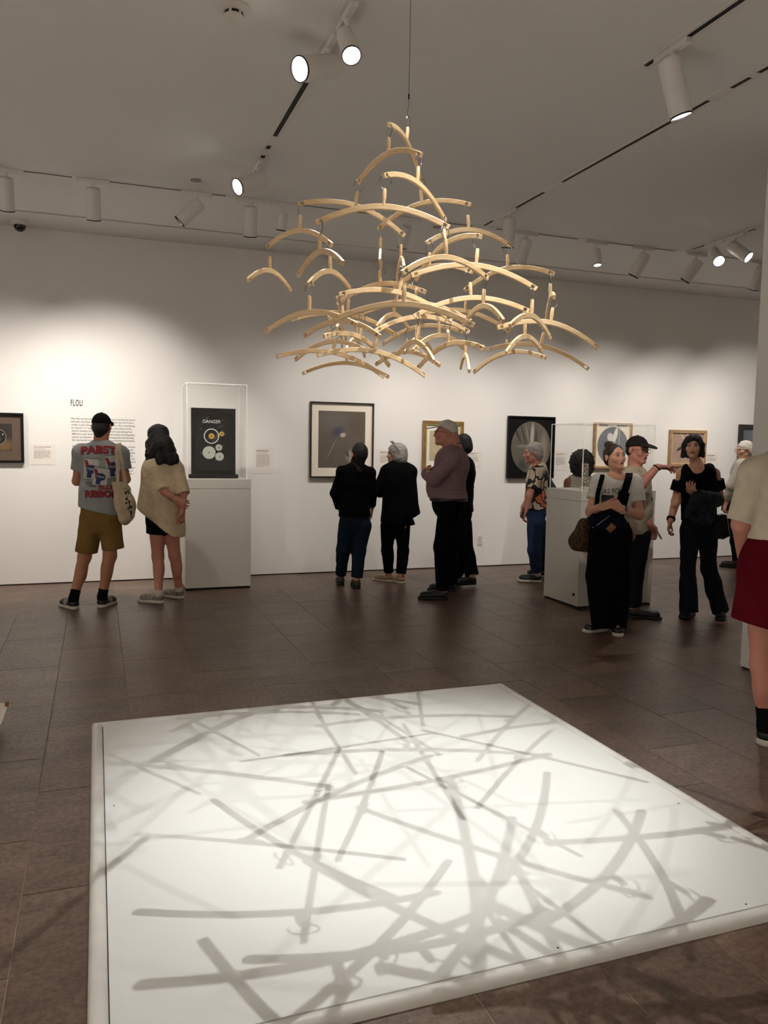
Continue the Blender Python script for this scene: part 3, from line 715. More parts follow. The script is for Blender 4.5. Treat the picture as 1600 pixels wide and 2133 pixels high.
# wall outlet
a = wall_at(993, 1114); b = wall_at(1006, 1136)
ol = empty('wall_outlet', ((a.x + b.x) / 2, YB, (a.z + b.z) / 2), 'white wall outlet plate low on the back wall, right of the pale-capped man', 'outlet')
q = MB(); q.box((0, -0.003, 0), (0.078, 0.006, 0.125), bevel=0.002); q.build('plate', M['white_metal'], ol)
for s in (-1, 1):
    q = MB(); q.box((0, -0.007, s * 0.021), (0.032, 0.003, 0.027), bevel=0.001); q.build('socket', M['plinth'], ol)
    q = MB()
    for sx in (-1, 1): q.box((sx * 0.0065, -0.0086, s * 0.021 + 0.003), (0.002, 0.001, 0.008))
    q.build('slots', M['black'], ol)
# ------------------------------------------------------------------ hanging cluster of wooden coat hangers
def wood():
    n = N('pale_beech'); v = n.coord('Object', (3, 40, 40)); oi = n.n('ShaderNodeObjectInfo')
    g = n.noise(v, 3.0, 5, 0.6)
    c = n.ramp(g, [(0.25, lin('#cfab7c')), (0.55, lin('#e0c397')), (0.8, lin('#ead2ab'))])
    t = n.ramp(oi.outputs['Random'], [(0, (0.86, 0.84, 0.82, 1)), (1, (1.06, 1.06, 1.06, 1))])
    n.l(n.mix(1.0, c, t, 'MULTIPLY'), n.b.inputs['Base Color']); setp(n.b, Roughness=0.42); n.bump(g, 0.1, 0.002); return n.m
M['beech'] = wood()
HALF, SAG, HZ = 0.226, 0.060, -0.092           # half span, drop of the ends, top of the bar below the hook contact
HOLE = 0.211
def bar_z(x): return HZ - SAG * (abs(x) / HALF) ** 1.9
def hanger_meshes():
    th, hh = 0.0052, 0.0095; q = MB(); SEC = ((-1, -0.8), (-0.8, -1), (0.8, -1), (1, -0.8), (1, 0.8), (0.8, 1), (-0.8, 1), (-1, 0.8))
    def ring(x, lo=-1.0, hi=1.0):
        z = bar_z(x); e = 1e-3; s = (bar_z(x + e) - bar_z(x - e)) / (2 * e)
        nx, nz = -s / math.hypot(1, s), 1 / math.hypot(1, s); k = hh * (1.0 - 0.1 * abs(x) / HALF); row = []
        for (a, b) in SEC:
            c = lo + (hi - lo) * (b + 1) / 2
            row.append(q.b.verts.new((x + nx * k * c, th * a, z - hh + nz * k * c)))
        return row
    def run(xs, lo=-1.0, hi=1.0):
        rows = [ring(x, lo, hi) for x in xs]
        for A, B in zip(rows, rows[1:]):
            for k in range(8): q.b.faces.new((A[k], A[(k + 1) % 8], B[(k + 1) % 8], B[k]))
        q.b.faces.new(rows[0][::-1]); q.b.faces.new(rows[-1])
    a, b = HOLE - 0.0062, HOLE + 0.0062                       # a drilled hole near each end: the bar splits above and below it
    run(np.linspace(-a, a, 21))
    for s in (-1, 1):
        for lo, hi in ((-1.0, -0.62), (0.62, 1.0)): run([s * a, s * b], lo, hi)
        run([s * b, s * HALF])
    arm = q
    nk = MB(); nk.lathe([(0.0, HZ - 0.004), (0.0058, HZ - 0.004), (0.0075, HZ + 0.022), (0.0062, HZ + 0.046), (0.0045, HZ + 0.049), (0, HZ + 0.049)], None, 14)
    pts = []
    for i in range(15):
        t = math.radians(-20 + 235 * i / 14); pts.append((0.0205 * math.cos(t), 0, -0.0205 + 0.0205 * math.sin(t) * 1.0 ))
    pts = [(p[0], 0, p[2]) for p in pts]
    pts += [(-0.010, 0, -0.040), (-0.002, 0, -0.049), (0, 0, -0.058), (0, 0, HZ + 0.046)]
    hk = MB(); hk.tube(pts, 0.0017, 7)
    pg = MB()
    return arm, nk, hk
am, nk, hk = hanger_meshes()
proto = [am.build('bar', M['beech']), nk.build('neck', M['beech'], smooth=True), hk.build('hook', M['chrome'], smooth=True)]
holes = [Vector((s * HOLE, 0, bar_z(HOLE) - 0.0095 - 0.0053)) for s in (-1, 1)]
AX = Vector((1.195, 3.075, 2.815))
nodes = []       # (matrix, tier, points along the bar)
def mats_for(contact, yaw, tilt):
    # the hook hangs by the inside of its bend: its top inner point is the contact
    return Matrix.Translation(contact) @ Matrix.Rotation(yaw, 4, 'Z') @ Matrix.Rotation(tilt, 4, 'Y') @ Matrix.Translation((0, 0, 0.0048))
# turn, tilt and which ends carry a further hanger (1 left, 2 right, 3 both), tier by tier
LAYOUT = [(0.89, 0.16, 3), (1.78, -0.053, 3), (2.234, 0.092, 3), (3.814, -0.079, 3), (3.112, -0.177, 3), (3.383, 0.126, 3), (4.36, 0.136, 3), (4.865, -0.16, 3), (5.776, 0.064, 3), (4.411, 0.1, 3), (5.078, 0.156, 3), (5.199, -0.027, 3), (5.112, -0.038, 3), (0.115, -0.008, 3), (5.321, -0.02, 3), (5.849, 0.058, 1), (6.021, 0.07, 2), (1.649, -0.098, 0), (0.466, -0.125, 3), (5.375, 0.011, 3), (6.137, 0.175, 3), (0.963, -0.104, 0), (0.923, -0.142, 3), (6.174, 0.104, 3), (1.094, 0.083, 3), (0.899, -0.117, 3), (6.072, -0.083, 3), (1.089, 0.112, 3), (2.237, 0.077, 0), (1.227, 0.065, 1), (0.18, -0.076, 2), (0.624, 0.157, 0), (0.722, -0.035, 0), (2.648, -0.043, 0), (1.421, -0.121, 0), (1.074, -0.047, 0), (0.649, -0.131, 0), (1.983, -0.095, 0), (1.761, 0.089, 0), (2.124, -0.021, 0), (3.108, -0.091, 0), (0.899, -0.119, 0), (1.866, 0.074, 0), (3.145, -0.11, 0), (2.545, -0.203, 0), (2.998, -0.145, 0), (1.89, -0.079, 0), (1.496, -0.165, 0), (0.745, -0.128, 0), (2.048, 0.02, 0), (3.212, 0.013, 0), (2.861, -0.163, 0), (1.205, -0.125, 0)]
queue = [(AX, 0)]
for yaw, tilt, ends in LAYOUT:
    c_, t_ = queue.pop(0); Mx = mats_for(c_, yaw, tilt)
    nodes.append((Mx, t_, [Mx @ Vector((x, 0, bar_z(x) - 0.009)) for x in np.linspace(-HALF, HALF, 31)]))
    for k in (0, 1):
        if ends >> k & 1: queue.append((Mx @ holes[k], t_ + 1))
ORD = ['first', 'second', 'third', 'fourth', 'fifth', 'sixth', 'seventh', 'eighth', 'ninth', 'tenth', 'eleventh', 'twelfth', 'thirteenth', 'fourteenth', 'fifteenth', 'sixteenth']
TIER = ['top', 'second', 'third', 'fourth', 'fifth', 'lowest']
first = True
for t_ in range(6):
    here = sorted([n_ for n_ in nodes if n_[1] == t_], key=lambda n_: project(n_[2][15])[0])
    for k, (Mx, _, P_) in enumerate(here):
        n_here = len(here)
        if n_here == 1: pos = 'pale wooden coat hanger at the top of the hanging cluster, hooked on the wire'
        else:
            r_ = n_here - 1 - k
            where = ('leftmost' if k == 0 else 'rightmost' if r_ == 0 else (ORD[k] + ' from left') if k <= r_ else (ORD[r_] + ' from right'))
            pos = 'wooden coat hanger in the %s tier of the hanging cluster, %s' % (TIER[t_], where)
        root = empty('coat_hanger', (0, 0, 0), pos, 'coat hanger', 'wooden coat hangers of the hanging cluster')
        root.matrix_world = Mx
        for j, p in enumerate(proto):
            if first: o = p
            else: o = p.copy(); COL.objects.link(o)
            o.parent = root
        first = False
# the wire it hangs from
sw = empty('suspension_wire', AX, 'thin dark wire holding the hanger cluster from the ceiling', 'wire')
q = MB(); q.cyl((0, 0, 0.075), (0, 0, ZC - AX.z), 0.0011, seg=8); q.build('wire', M['black_metal'], sw)
q = MB(); q.tube([(0.004, 0.0, -0.0005), (-0.006, 0.0, 0.0005), (-0.008, 0, 0.012), (-0.004, 0, 0.03), (0, 0, 0.05), (0, 0, 0.08)], 0.0016, 7); q.build('hook', M['chrome'], sw, smooth=True)
q = MB(); q.cyl((0, 0, 0.072), (0, 0, 0.092), 0.0035, seg=10); q.build('crimp', M['black_metal'], sw)
q = MB(); q.lathe([(0, ZC - AX.z), (0.02, ZC - AX.z), (0.018, ZC - AX.z - 0.012), (0, ZC - AX.z - 0.014)], None, 18); q.build('ceiling_anchor', M['white_metal'], sw)
# ------------------------------------------------------------------ sculpting: smooth unions of rounded limbs, meshed with surface nets
def V3(*a): return np.array(a, dtype=np.float64)
def unit(v): v = np.asarray(v, float); return v / max(1e-9, np.linalg.norm(v))

class Sdf:
    def __init__(s, scale=1.0): s.ops = []; s.cuts = []; s.disps = []; s.scale = scale
    def cap(s, a, b, ra, rb=None, k=0.02, n=None, flat=1.0, cutb=None, cuta=None, sub=False):
        """tapered limb a-b; flattened by 'flat' along n; optional flat ends"""
        s.ops.append(('cap', V3(*a), V3(*b), ra * s.scale, (ra if rb is None else rb) * s.scale, k, None if n is None else unit(n), flat, cuta, cutb, sub)); return s
    def ell(s, c, rad, frame=None, k=0.02, sub=False):
        s.ops.append(('ell', V3(*c), V3(*rad) * s.scale, np.eye(3) if frame is None else np.array(frame, float), k, sub)); return s
    def box(s, c, half, frame=None, r=0.01, k=0.01, sub=False):
        s.ops.append(('box', V3(*c), V3(*half), np.eye(3) if frame is None else np.array(frame, float), r, k, sub)); return s
    def cut(s, p, n): s.cuts.append((V3(*p), unit(n))); return s          # removes the side n points to
    def disp(s, f): s.disps.append(f); return s
    def bounds(s):
        lo = np.full(3, 1e9); hi = -lo
        for o in s.ops:
            if o[-1]: continue
            if o[0] == 'cap':
                r = max(o[3], o[4])
                for p in (o[1], o[2]): lo = np.minimum(lo, p - r); hi = np.maximum(hi, p + r)
            else:
                r = np.abs(o[3]).T @ np.abs(o[2]) + (o[4] if o[0] == 'box' else 0); lo = np.minimum(lo, o[1] - r); hi = np.maximum(hi, o[1] + r)
        return lo, hi
    def grid(s, h):
        lo, hi = s.bounds(); lo = lo - 4 * h; n = np.ceil((hi + 4 * h - lo) / h).astype(int) + 1
        D = np.full(n, 1.0, np.float32)
        ax = [lo[i] + h * np.arange(n[i]) for i in range(3)]
        for o in s.ops:
            if o[0] == 'cap':
                _, a, b, ra, rb, k, nn, flat, ca, cb, sub = o; r = max(ra, rb)
                blo = np.minimum(a, b) - r; bhi = np.maximum(a, b) + r
            else:
                c = o[1]; k = o[-2]; sub = o[-1]; r = np.abs(o[3]).T @ np.abs(o[2]) + (o[4] if o[0] == 'box' else 0); blo = c - r; bhi = c + r
            m = k + 3 * h
            i0 = np.clip(np.floor((blo - m - lo) / h).astype(int), 0, n); i1 = np.clip(np.ceil((bhi + m - lo) / h).astype(int) + 1, 0, n)
            if np.any(i1 <= i0): continue
            X = ax[0][i0[0]:i1[0]][:, None, None]; Y = ax[1][i0[1]:i1[1]][None, :, None]; Z = ax[2][i0[2]:i1[2]][None, None, :]
            if o[0] == 'cap':
                px, py, pz = X - a[0], Y - a[1], Z - a[2]; ba = b - a
                if nn is not None and flat != 1.0:
                    w = (px * nn[0] + py * nn[1] + pz * nn[2]); e = w * (1 / flat - 1)
                    qx, qy, qz = px + nn[0] * e, py + nn[1] * e, pz + nn[2] * e
                    bw = ba @ nn; bb = ba + nn * bw * (1 / flat - 1)
                else: qx, qy, qz, bb = px, py, pz, ba
                L2 = max(bb @ bb, 1e-12)
                t = np.clip((qx * bb[0] + qy * bb[1] + qz * bb[2]) / L2, 0, 1)
                d = np.sqrt((qx - t * bb[0]) ** 2 + (qy - t * bb[1]) ** 2 + (qz - t * bb[2]) ** 2) - (ra + t * (rb - ra))
                u = ba / max(1e-9, np.linalg.norm(ba))
                if cb is not None: d = np.maximum(d, (px - ba[0]) * u[0] + (py - ba[1]) * u[1] + (pz - ba[2]) * u[2] - cb)
                if ca is not None: d = np.maximum(d, -(px * u[0] + py * u[1] + pz * u[2]) - ca)
            else:
                F = o[3]; px, py, pz = X - o[1][0], Y - o[1][1], Z - o[1][2]
                q = [F[i][0] * px + F[i][1] * py + F[i][2] * pz for i in range(3)]
                if o[0] == 'ell':
                    R = o[2]; k0 = np.sqrt(sum((q[i] / R[i]) ** 2 for i in range(3))); k1 = np.sqrt(sum((q[i] / R[i] ** 2) ** 2 for i in range(3)))
                    d = k0 * (k0 - 1) / np.maximum(k1, 1e-6)
                else:
                    rr = o[4]; e = [np.abs(q[i]) - o[2][i] for i in range(3)]
                    d = np.sqrt(sum(np.maximum(x, 0) ** 2 for x in e)) + np.minimum(np.maximum(e[0], np.maximum(e[1], e[2])), 0) - rr
            sl = (slice(i0[0], i1[0]), slice(i0[1], i1[1]), slice(i0[2], i1[2])); A = D[sl]; d = d.astype(np.float32)
            if sub:
                B = -d; hh = np.maximum(k - np.abs(A - B), 0) / max(k, 1e-6); D[sl] = np.maximum(A, B) + hh * hh * k * 0.25
            else:
                hh = np.maximum(k - np.abs(A - d), 0) / max(k, 1e-6); D[sl] = np.minimum(A, d) - hh * hh * k * 0.25
        if s.disps:
            I = np.nonzero(np.abs(D) < 0.05); P = [ax[i][I[i]] for i in range(3)]
            for f in s.disps: D[I] += f(*P).astype(np.float32)
        for p, nn in s.cuts:
            e = (ax[0][:, None, None] - p[0]) * nn[0] + (ax[1][None, :, None] - p[1]) * nn[1] + (ax[2][None, None, :] - p[2]) * nn[2]
            D = np.maximum(D, e.astype(np.float32))
        return D, lo, n
    def mesh(s, name, h=0.008, origin=(0, 0, 0)):
        D, lo, n = s.grid(h); S = D < 0
        c = S[:-1, :-1, :-1].astype(np.int8)
        for dx in (0, 1):
            for dy in (0, 1):
                for dz in (0, 1):
                    if dx + dy + dz: c = c + S[dx:n[0] - 1 + dx, dy:n[1] - 1 + dy, dz:n[2] - 1 + dz]
        act = (c > 0) & (c < 8); I = np.argwhere(act); idx = np.full(act.shape, -1, np.int32); idx[act] = np.arange(len(I))
        acc = np.zeros((len(I), 3)); cnt = np.zeros(len(I))
        corners = [(x, y, z) for x in (0, 1) for y in (0, 1) for z in (0, 1)]
        for a in corners:
            for ax_ in range(3):
                if a[ax_]: continue
                b = list(a); b[ax_] = 1
                da = D[I[:, 0] + a[0], I[:, 1] + a[1], I[:, 2] + a[2]]; db = D[I[:, 0] + b[0], I[:, 1] + b[1], I[:, 2] + b[2]]
                m = (da < 0) != (db < 0); t = np.where(m, da / np.where(m, da - db, 1), 0)
                p = np.tile(np.array(a, float), (len(I), 1)); p[:, ax_] = t
                acc[m] += p[m]; cnt[m] += 1
        co = lo + (I + acc / np.maximum(cnt, 1)[:, None]) * h - np.array(origin, float)
        quads = []
        for ax_ in range(3):
            o1, o2 = [(1, 2), (2, 0), (0, 1)][ax_]
            A = [slice(0, n[i] - 1) for i in range(3)]; B = list(A); B[ax_] = slice(1, n[ax_])
            A = [slice(0, n[i]) for i in range(3)]; B = list(A); A[ax_] = slice(0, n[ax_] - 1); B[ax_] = slice(1, n[ax_])
            sa, sb = S[tuple(A)], S[tuple(B)]; E = np.argwhere(sa != sb); ins = sa[tuple(E.T)]
            ok = (E[:, o1] > 0) & (E[:, o2] > 0) & (E[:, o1] < n[o1] - 1) & (E[:, o2] < n[o2] - 1); E = E[ok]; ins = ins[ok]
            def cell(d1, d2):
                C_ = E.copy(); C_[:, o1] -= d1; C_[:, o2] -= d2; return idx[tuple(C_.T)]
            q = np.stack([cell(1, 1), cell(0, 1), cell(0, 0), cell(1, 0)], 1); q[~ins] = q[~ins][:, ::-1]; quads.append(q)
        q = np.concatenate(quads); q = q[(q >= 0).all(1)]
        me = bpy.data.meshes.new(name); me.vertices.add(len(co)); me.vertices.foreach_set('co', co.astype(np.float32).ravel())
        me.loops.add(len(q) * 4); me.loops.foreach_set('vertex_index', q.astype(np.int32).ravel())
        me.polygons.add(len(q)); me.polygons.foreach_set('loop_start', np.arange(0, len(q) * 4, 4, dtype=np.int32))
        try: me.polygons.foreach_set('loop_total', np.full(len(q), 4, np.int32))
        except Exception: pass
        me.polygons.foreach_set('use_smooth', np.ones(len(q), bool)); me.update(calc_edges=True)
        return me

def folds(amp, fr, seed=0):
    """soft cloth creases"""
    r = np.random.RandomState(seed); w = r.normal(size=(4, 3)) * np.array([1, 1, 0.6]); w = w / np.linalg.norm(w, axis=1)[:, None]; ph = r.uniform(0, 6.28, 4)
    def f(x, y, z):
        s = 0
        for i in range(4):
            u = (x * w[i, 0] + y * w[i, 1] + z * w[i, 2]) * fr * (1 + 0.35 * i)
            s = s + np.sin(u + ph[i] + 1.3 * np.sin(u * 0.43 + z * fr * 0.3 + ph[i]))
        return amp * s / 2.2
    return f
def curls(amp, fr):
    def f(x, y, z): return amp * (np.sin(x * fr) * np.sin(y * fr * 1.1 + 1) * np.sin(z * fr * 0.9 + 2) + 0.6 * np.sin(x * fr * 2.1 + z * fr) * np.sin(y * fr * 1.9 + 0.5))
    return f

class Fig:
    """a person: joints given where the photograph shows them, on the upright plane through the feet, with depth offsets"""
    def __init__(s, base, label, size=1.0, face=0.0, girth=1.0, group=None):
        b = on_z(base[0], base[1]); s.base = V3(b[0], b[1], 0); s.S = size; s.g = girth
        s.root = empty('person', s.base, label, 'person', group)
        a = math.radians(face); s.F = f0 * math.cos(a) + r0 * math.sin(a); s.Lv = np.cross(z0, s.F); s.a = a
        s.J = {}
    def P(s, px, py, dz=0.0):
        d = ray(px, py); t = ((s.base - CAMPOS) @ f0 + dz) / (d @ f0); return CAMPOS + d * t
    def joints(s, **kw):
        for k, v in kw.items(): s.J[k] = s.P(*v)
    def add(s, name, sdf, m, h=0.008, parent=None):
        me = sdf.mesh(name, h, s.base); p = s.root if parent is None else parent
        return link(name, me, m, p)
    def mb(s): return MB(s.base)
    # ---- torso and limbs as reusable pieces
    def torso(s, D, inf=0.0, k=0.05, belly=0.0, hip=1.0, chest=1.0, waist=1.0, shoulders=True, depth=0.62):
        J, S, g = s.J, s.S, s.g; F = s.F
        D.cap(J['pel'], J['wai'], 0.158 * S * g * hip + inf, 0.138 * S * g * waist + inf, k, F, depth + 0.06)
        D.cap(J['wai'], J['che'], 0.138 * S * g * waist + inf, 0.160 * S * g * chest + inf, k, F, depth)
        if shoulders: s.shoulder_girdle(D, inf, k)
        if belly: D.ell(J['wai'] * 0.75 + J['pel'] * 0.25 + F * 0.05 * S, V3(0.13, 0.13, 0.14) * S * belly + inf, None, k)
    def shoulder_girdle(s, D, inf=0.0, k=0.05):
        J, S = s.J, s.S; m = (J['sl'] + J['sr']) / 2
        for n_ in ('sl', 'sr'):
            inner = m + (J[n_] - m) * 0.2 - z0 * 0.01; D.cap(inner, J[n_] , 0.066 * S + inf, 0.050 * S + inf, k)
            D.cap(m * 0.5 + J['nb'] * 0.5, J[n_] * 0.72 + m * 0.28 + z0 * 0.012 * S, 0.052 * S + inf, 0.038 * S + inf, k)
        D.cap(J['che'], m - z0 * 0.06 * S, 0.155 * S * s.g + inf, 0.13 * S + inf, k, s.F, 0.62)
    def arm(s, D, side, inf=0.0, t=2.0, k=0.02, cut=True, w=1.0):
        """side 'l'/'r' = image left/right; t: 0..1 to the elbow, 1..2 to the wrist"""
        J, S = s.J, s.S; a, e, w_ = J['s' + side], J['e' + side], J['w' + side]
        if t <= 1: b = a + (e - a) * t; D.cap(a, b, 0.048 * S * w + inf, (0.048 - 0.009 * t) * S * w + inf * 1.1, k, cutb=0.0 if cut else None)
        else:
            D.cap(a, e, 0.048 * S * w + inf, 0.039 * S * w + inf, k); u = t - 1; b = e + (w_ - e) * u
            D.cap(e, b, 0.041 * S * w + inf, (0.041 - 0.013 * u) * S * w + inf, k, cutb=0.0 if (cut and t < 2) else None)
    def leg(s, D, side, inf=0.0, t=2.0, k=0.03, cut=True, wk=None, wa=None, calf=True):
        J, S, g = s.J, s.S, s.g; h, kn, an = J['h' + side], J['k' + side], J['a' + side]
        rh, rk, ra = 0.088 * S * g + inf, (0.056 * S + inf) if wk is None else wk, (0.038 * S + inf) if wa is None else wa
        if t <= 1: b = h + (kn - h) * t; D.cap(h, b, rh, rh + (rk - rh) * t if wk is None else wk, k, cutb=0.0 if cut else None)
        else:
            D.cap(h, kn, rh, rk, k); u = t - 1; b = kn + (an - kn) * u
            D.cap(kn, b, rk, rk + (ra - rk) * u, k, cutb=0.0 if (cut and t < 2) else None)
            if calf: D.ell(kn * 0.66 + an * 0.34 - s.legF(side) * 0.016 * S, V3(0.046, 0.046, 0.10) * S + (inf if wk is None else max(inf, 0.009)), None, 0.03)
    def legF(s, side): return s.J.get('f' + side, s.F)
    def hand(s, D, side, d, n, curl=0.5, spread=0.16, thumb=1.0, point=False):
        """d: direction of the fingers, n: palm normal (fingers curl towards it)"""
        S = s.S; w = s.J['w' + side]; d = unit(d); n = unit(n - d * (np.asarray(n) @ d)); l = np.cross(n, d) * thumb
        pc = w + d * 0.048 * S
        D.cap(w, w + d * 0.02 * S, 0.026 * S, 0.03 * S, 0.015, n, 0.72)
        D.cap(w + d * 0.03 * S - l * 0.013 * S, w + d * 0.078 * S - l * 0.014 * S, 0.026 * S, 0.024 * S, 0.012, n, 0.5)
        D.cap(w + d * 0.03 * S + l * 0.013 * S, w + d * 0.078 * S + l * 0.014 * S, 0.026 * S, 0.024 * S, 0.012, n, 0.5)
        for i, (o, L) in enumerate(((0.031, 0.070), (0.0105, 0.078), (-0.0105, 0.073), (-0.030, 0.057))):
            c = curl * (0.15 if (point and i == 0) else 1.0) * (1.0 + 0.08 * i)
            dd = unit(d + l * spread * o / 0.03); p = w + d * 0.088 * S + l * o * S; r = (0.0092 - 0.0006 * (i == 3)) * S
            for sgm, fr in enumerate((0.45, 0.32, 0.23)):
                ang = c * (0.45 + 0.75 * sgm); v = dd * math.cos(ang) + n * math.sin(ang); q_ = p + v * L * fr * S
                D.cap(p, q_, r, r * 0.92, 0.004); p = q_; r *= 0.93
        p = w + d * 0.022 * S + l * 0.028 * S; v = unit(d * 0.7 + l * 0.75 + n * 0.25); q_ = p + v * 0.042 * S
        D.cap(p, q_, 0.0135 * S, 0.0105 * S, 0.01); v2 = unit(d * 0.9 + l * 0.25 + n * (0.25 + 0.4 * curl)); D.cap(q_, q_ + v2 * 0.032 * S, 0.0102 * S, 0.0088 * S, 0.006)
    def feet(s, **kw):
        """l/r = (heel px, toe px, lift): sets the ankles over the shoes"""
        s.ft = {}
        for k, v in kw.items():
            h = on_z(*v[0]); t = on_z(*v[1]); lift = v[2] if len(v) > 2 else 0.0; d = unit(V3(t[0] - h[0], t[1] - h[1], 0)); h = V3(h[0], h[1], 0)
            s.ft[k] = (h, d, lift); s.J['a' + k] = h + d * 0.052 + z0 * (0.095 + lift); s.J['f' + k] = d
    def foot(s, D, side):
        h, t, lift = s.ft[side]; a = s.J['a' + side]; h = h + z0 * lift
        D.cap(a, h + t * 0.05 + z0 * 0.045, 0.034 * s.S, 0.028, 0.02); D.cap(h + t * 0.05 + z0 * 0.045, h + t * 0.17 + z0 * 0.042, 0.026, 0.022, 0.02)
    def shoes(s, um, sm, L=0.27, **kw):
        for side in s.ft:
            h, t, lift = s.ft[side]; s.shoe(h, t, um, sm, L=L, lift=lift, **kw)
    # ---- head
    def head(s, c, face=None, pitch=0.0, roll=0.0, size=1.0):
        a = s.a if face is None else math.radians(face); f = f0 * math.cos(a) + r0 * math.sin(a)
        l = np.cross(z0, f); p = math.radians(pitch); hf = f * math.cos(p) + z0 * math.sin(p); hu = np.cross(hf, l)
        if roll:
            rr = math.radians(roll); l2 = l * math.cos(rr) + hu * math.sin(rr); hu = hu * math.cos(rr) - l * math.sin(rr); l = l2
        s.hc = s.P(*c); s.hf, s.hl, s.hu, s.hs = hf, l, hu, size
    def H(s, l, f, u): return s.hc + (s.hl * l + s.hf * f + s.hu * u) * s.hs
    def hframe(s): return [s.hl, s.hf, s.hu]
    def head_sdf(s, D, neck=0.052, fem=0.0):
        q = s.hs; fr = s.hframe(); H = s.H
        D.ell(H(0, -0.012, 0.022), V3(0.073, 0.094, 0.088) * q, fr, 0.02)
        D.ell(H(0, 0.022, -0.030), V3(0.058, 0.070, 0.084) * q, fr, 0.025)
        for sg in (-1, 1):
            D.cap(H(sg * (0.047 - 0.006 * fem), 0.005, -0.055), H(sg * 0.012, 0.068 - 0.004 * fem, -0.098 + 0.004 * fem), (0.018 - 0.003 * fem) * q, (0.018 - 0.003 * fem) * q, 0.025)
            D.ell(H(sg * 0.040, 0.062, -0.028), V3(0.022, 0.020, 0.022) * q, fr, 0.02)
            D.ell(H(sg * 0.080, -0.014, -0.006), V3(0.009, 0.017, 0.029) * q, fr, 0.008)
            D.cap(H(sg * 0.012, 0.083, 0.021), H(sg * 0.040, 0.074, 0.022), 0.010 * q, 0.009 * q, 0.012)
            D.ell(H(sg * 0.031, 0.094, -0.001), V3(0.016, 0.014, 0.011) * q, fr, 0.012, sub=True)
        D.cap(H(0, 0.086, 0.006), H(0, 0.105 - 0.004 * fem, -0.033), (0.0085 - 0.001 * fem) * q, (0.0115 - 0.0025 * fem) * q, 0.012)
        for sg in (-1, 1): D.ell(H(sg * 0.011, 0.094, -0.038), V3(0.009, 0.010, 0.008) * q, fr, 0.008)
        D.ell(H(0, 0.083, -0.062), V3(0.026, 0.014, 0.017) * q, fr, 0.012); D.ell(H(0, 0.070, -0.100), V3(0.020, 0.018, 0.014) * q, fr, 0.015)
        D.cap(s.J['nb'], H(0, -0.018, -0.062), neck * s.S * 1.08, neck * s.S * 0.98, 0.03)
    def face_parts(s, iris='#3a2a1c', lip='#8a4f45', brow='#2c211a', eyes=True):
        q = s.hs; H = s.H
        ew = mat('eye_white', '#cfc9c0', 0.25); im = mat('iris', iris, 0.2); lm = mat('lip', lip, 0.5); bm_ = mat('eyebrow', brow, 0.9)
        for sg in (-1, 1):
            D = Sdf(); D.ell(H(sg * 0.031, 0.0785, 0.0), V3(0.0135, 0.0105, 0.0062) * q, s.hframe(), 0.002)
            e = s.add('eye', D, ew, 0.0022)
            D = Sdf(); D.ell(H(sg * 0.031, 0.0872, 0.0003), V3(0.0058, 0.0032, 0.0056) * q, s.hframe(), 0.002); s.add('iris', D, im, 0.0014, parent=e)
            D = Sdf(); D.cap(H(sg * 0.013, 0.0925, 0.0225), H(sg * 0.034, 0.0850, 0.0270), 0.0034 * q, 0.0032 * q, 0.004); D.cap(H(sg * 0.034, 0.0850, 0.0270), H(sg * 0.047, 0.062, 0.0215), 0.0032 * q, 0.002 * q, 0.004)
            s.add('eyebrow', D, bm_, 0.0022)
            D = Sdf(); D.cap(H(sg * 0.018, 0.0895, 0.0052), H(sg * 0.031, 0.0905, 0.0082), 0.0018 * q, 0.0022 * q, 0.003); D.cap(H(sg * 0.031, 0.0905, 0.0082), H(sg * 0.045, 0.080, 0.003), 0.0022 * q, 0.0015 * q, 0.003)
            s.add('eyelashes', D, bm_, 0.0018)
        D = Sdf(); D.cap(H(-0.021, 0.0875, -0.0595), H(0, 0.0985, -0.0570), 0.0034 * q, 0.0050 * q, 0.004); D.cap(H(0.021, 0.0875, -0.0595), H(0, 0.0985, -0.0570), 0.0034 * q, 0.0050 * q, 0.004)
        D.cap(H(-0.013, 0.0930, -0.0665), H(0.013, 0.0930, -0.0665), 0.0055 * q, 0.0055 * q, 0.004); s.add('lips', D, lm, 0.002)
    def glasses(s, m, lens=True):
        H = s.H; q = s.mb()
        for sg in (-1, 1):
            ring = [H(sg * (0.033 + 0.025 * math.cos(t)), 0.103 - 0.006 * abs(math.cos(t)) * (1 if math.cos(t) > 0 else 0), -0.002 + 0.019 * math.sin(t)) for t in np.linspace(0, 2 * PI, 21)[:-1]]
            q.tube(ring, 0.0017, 6, close=True)
            q.tube([H(sg * 0.057, 0.098, 0.006), H(sg * 0.076, 0.08, 0.008), H(sg * 0.082, 0.02, 0.008), H(sg * 0.083, -0.02, 0.0)], 0.0017, 6)
        q.tube([H(-0.009, 0.104, 0.004), H(0, 0.108, 0.008), H(0.009, 0.104, 0.004)], 0.0016, 6)
        q.build('glasses', m, s.root, smooth=True)
    def cap_hat(s, m, brim_m=None, brim=0.085, up=0.0, low=0.12):
        """baseball cap: crown, brim, button"""
        H = s.H; q = s.hs; fr = s.hframe()
        D = Sdf(); D.ell(H(0, -0.010, 0.030 + up), V3(0.083, 0.104, 0.095) * q, fr, 0.01); D.cut(H(0, 0, 0.030 + up), -(s.hu - s.hf * low))
        c = s.add('baseball_cap', D, m, 0.006)
        D = Sdf(); D.ell(H(0, 0.092, 0.028 + up), V3(0.078, brim + 0.012, 0.10) * q, fr, 0.01)
        D.cut(H(0, 0.095, 0.052 + up), s.hu * 0.97 + s.hf * 0.24); D.cut(H(0, 0.095, 0.043 + up), -(s.hu * 0.97 + s.hf * 0.24)); D.cut(H(0, 0.05, 0.0), -s.hf)
        s.add('brim', D, brim_m or m, 0.0045, parent=c)
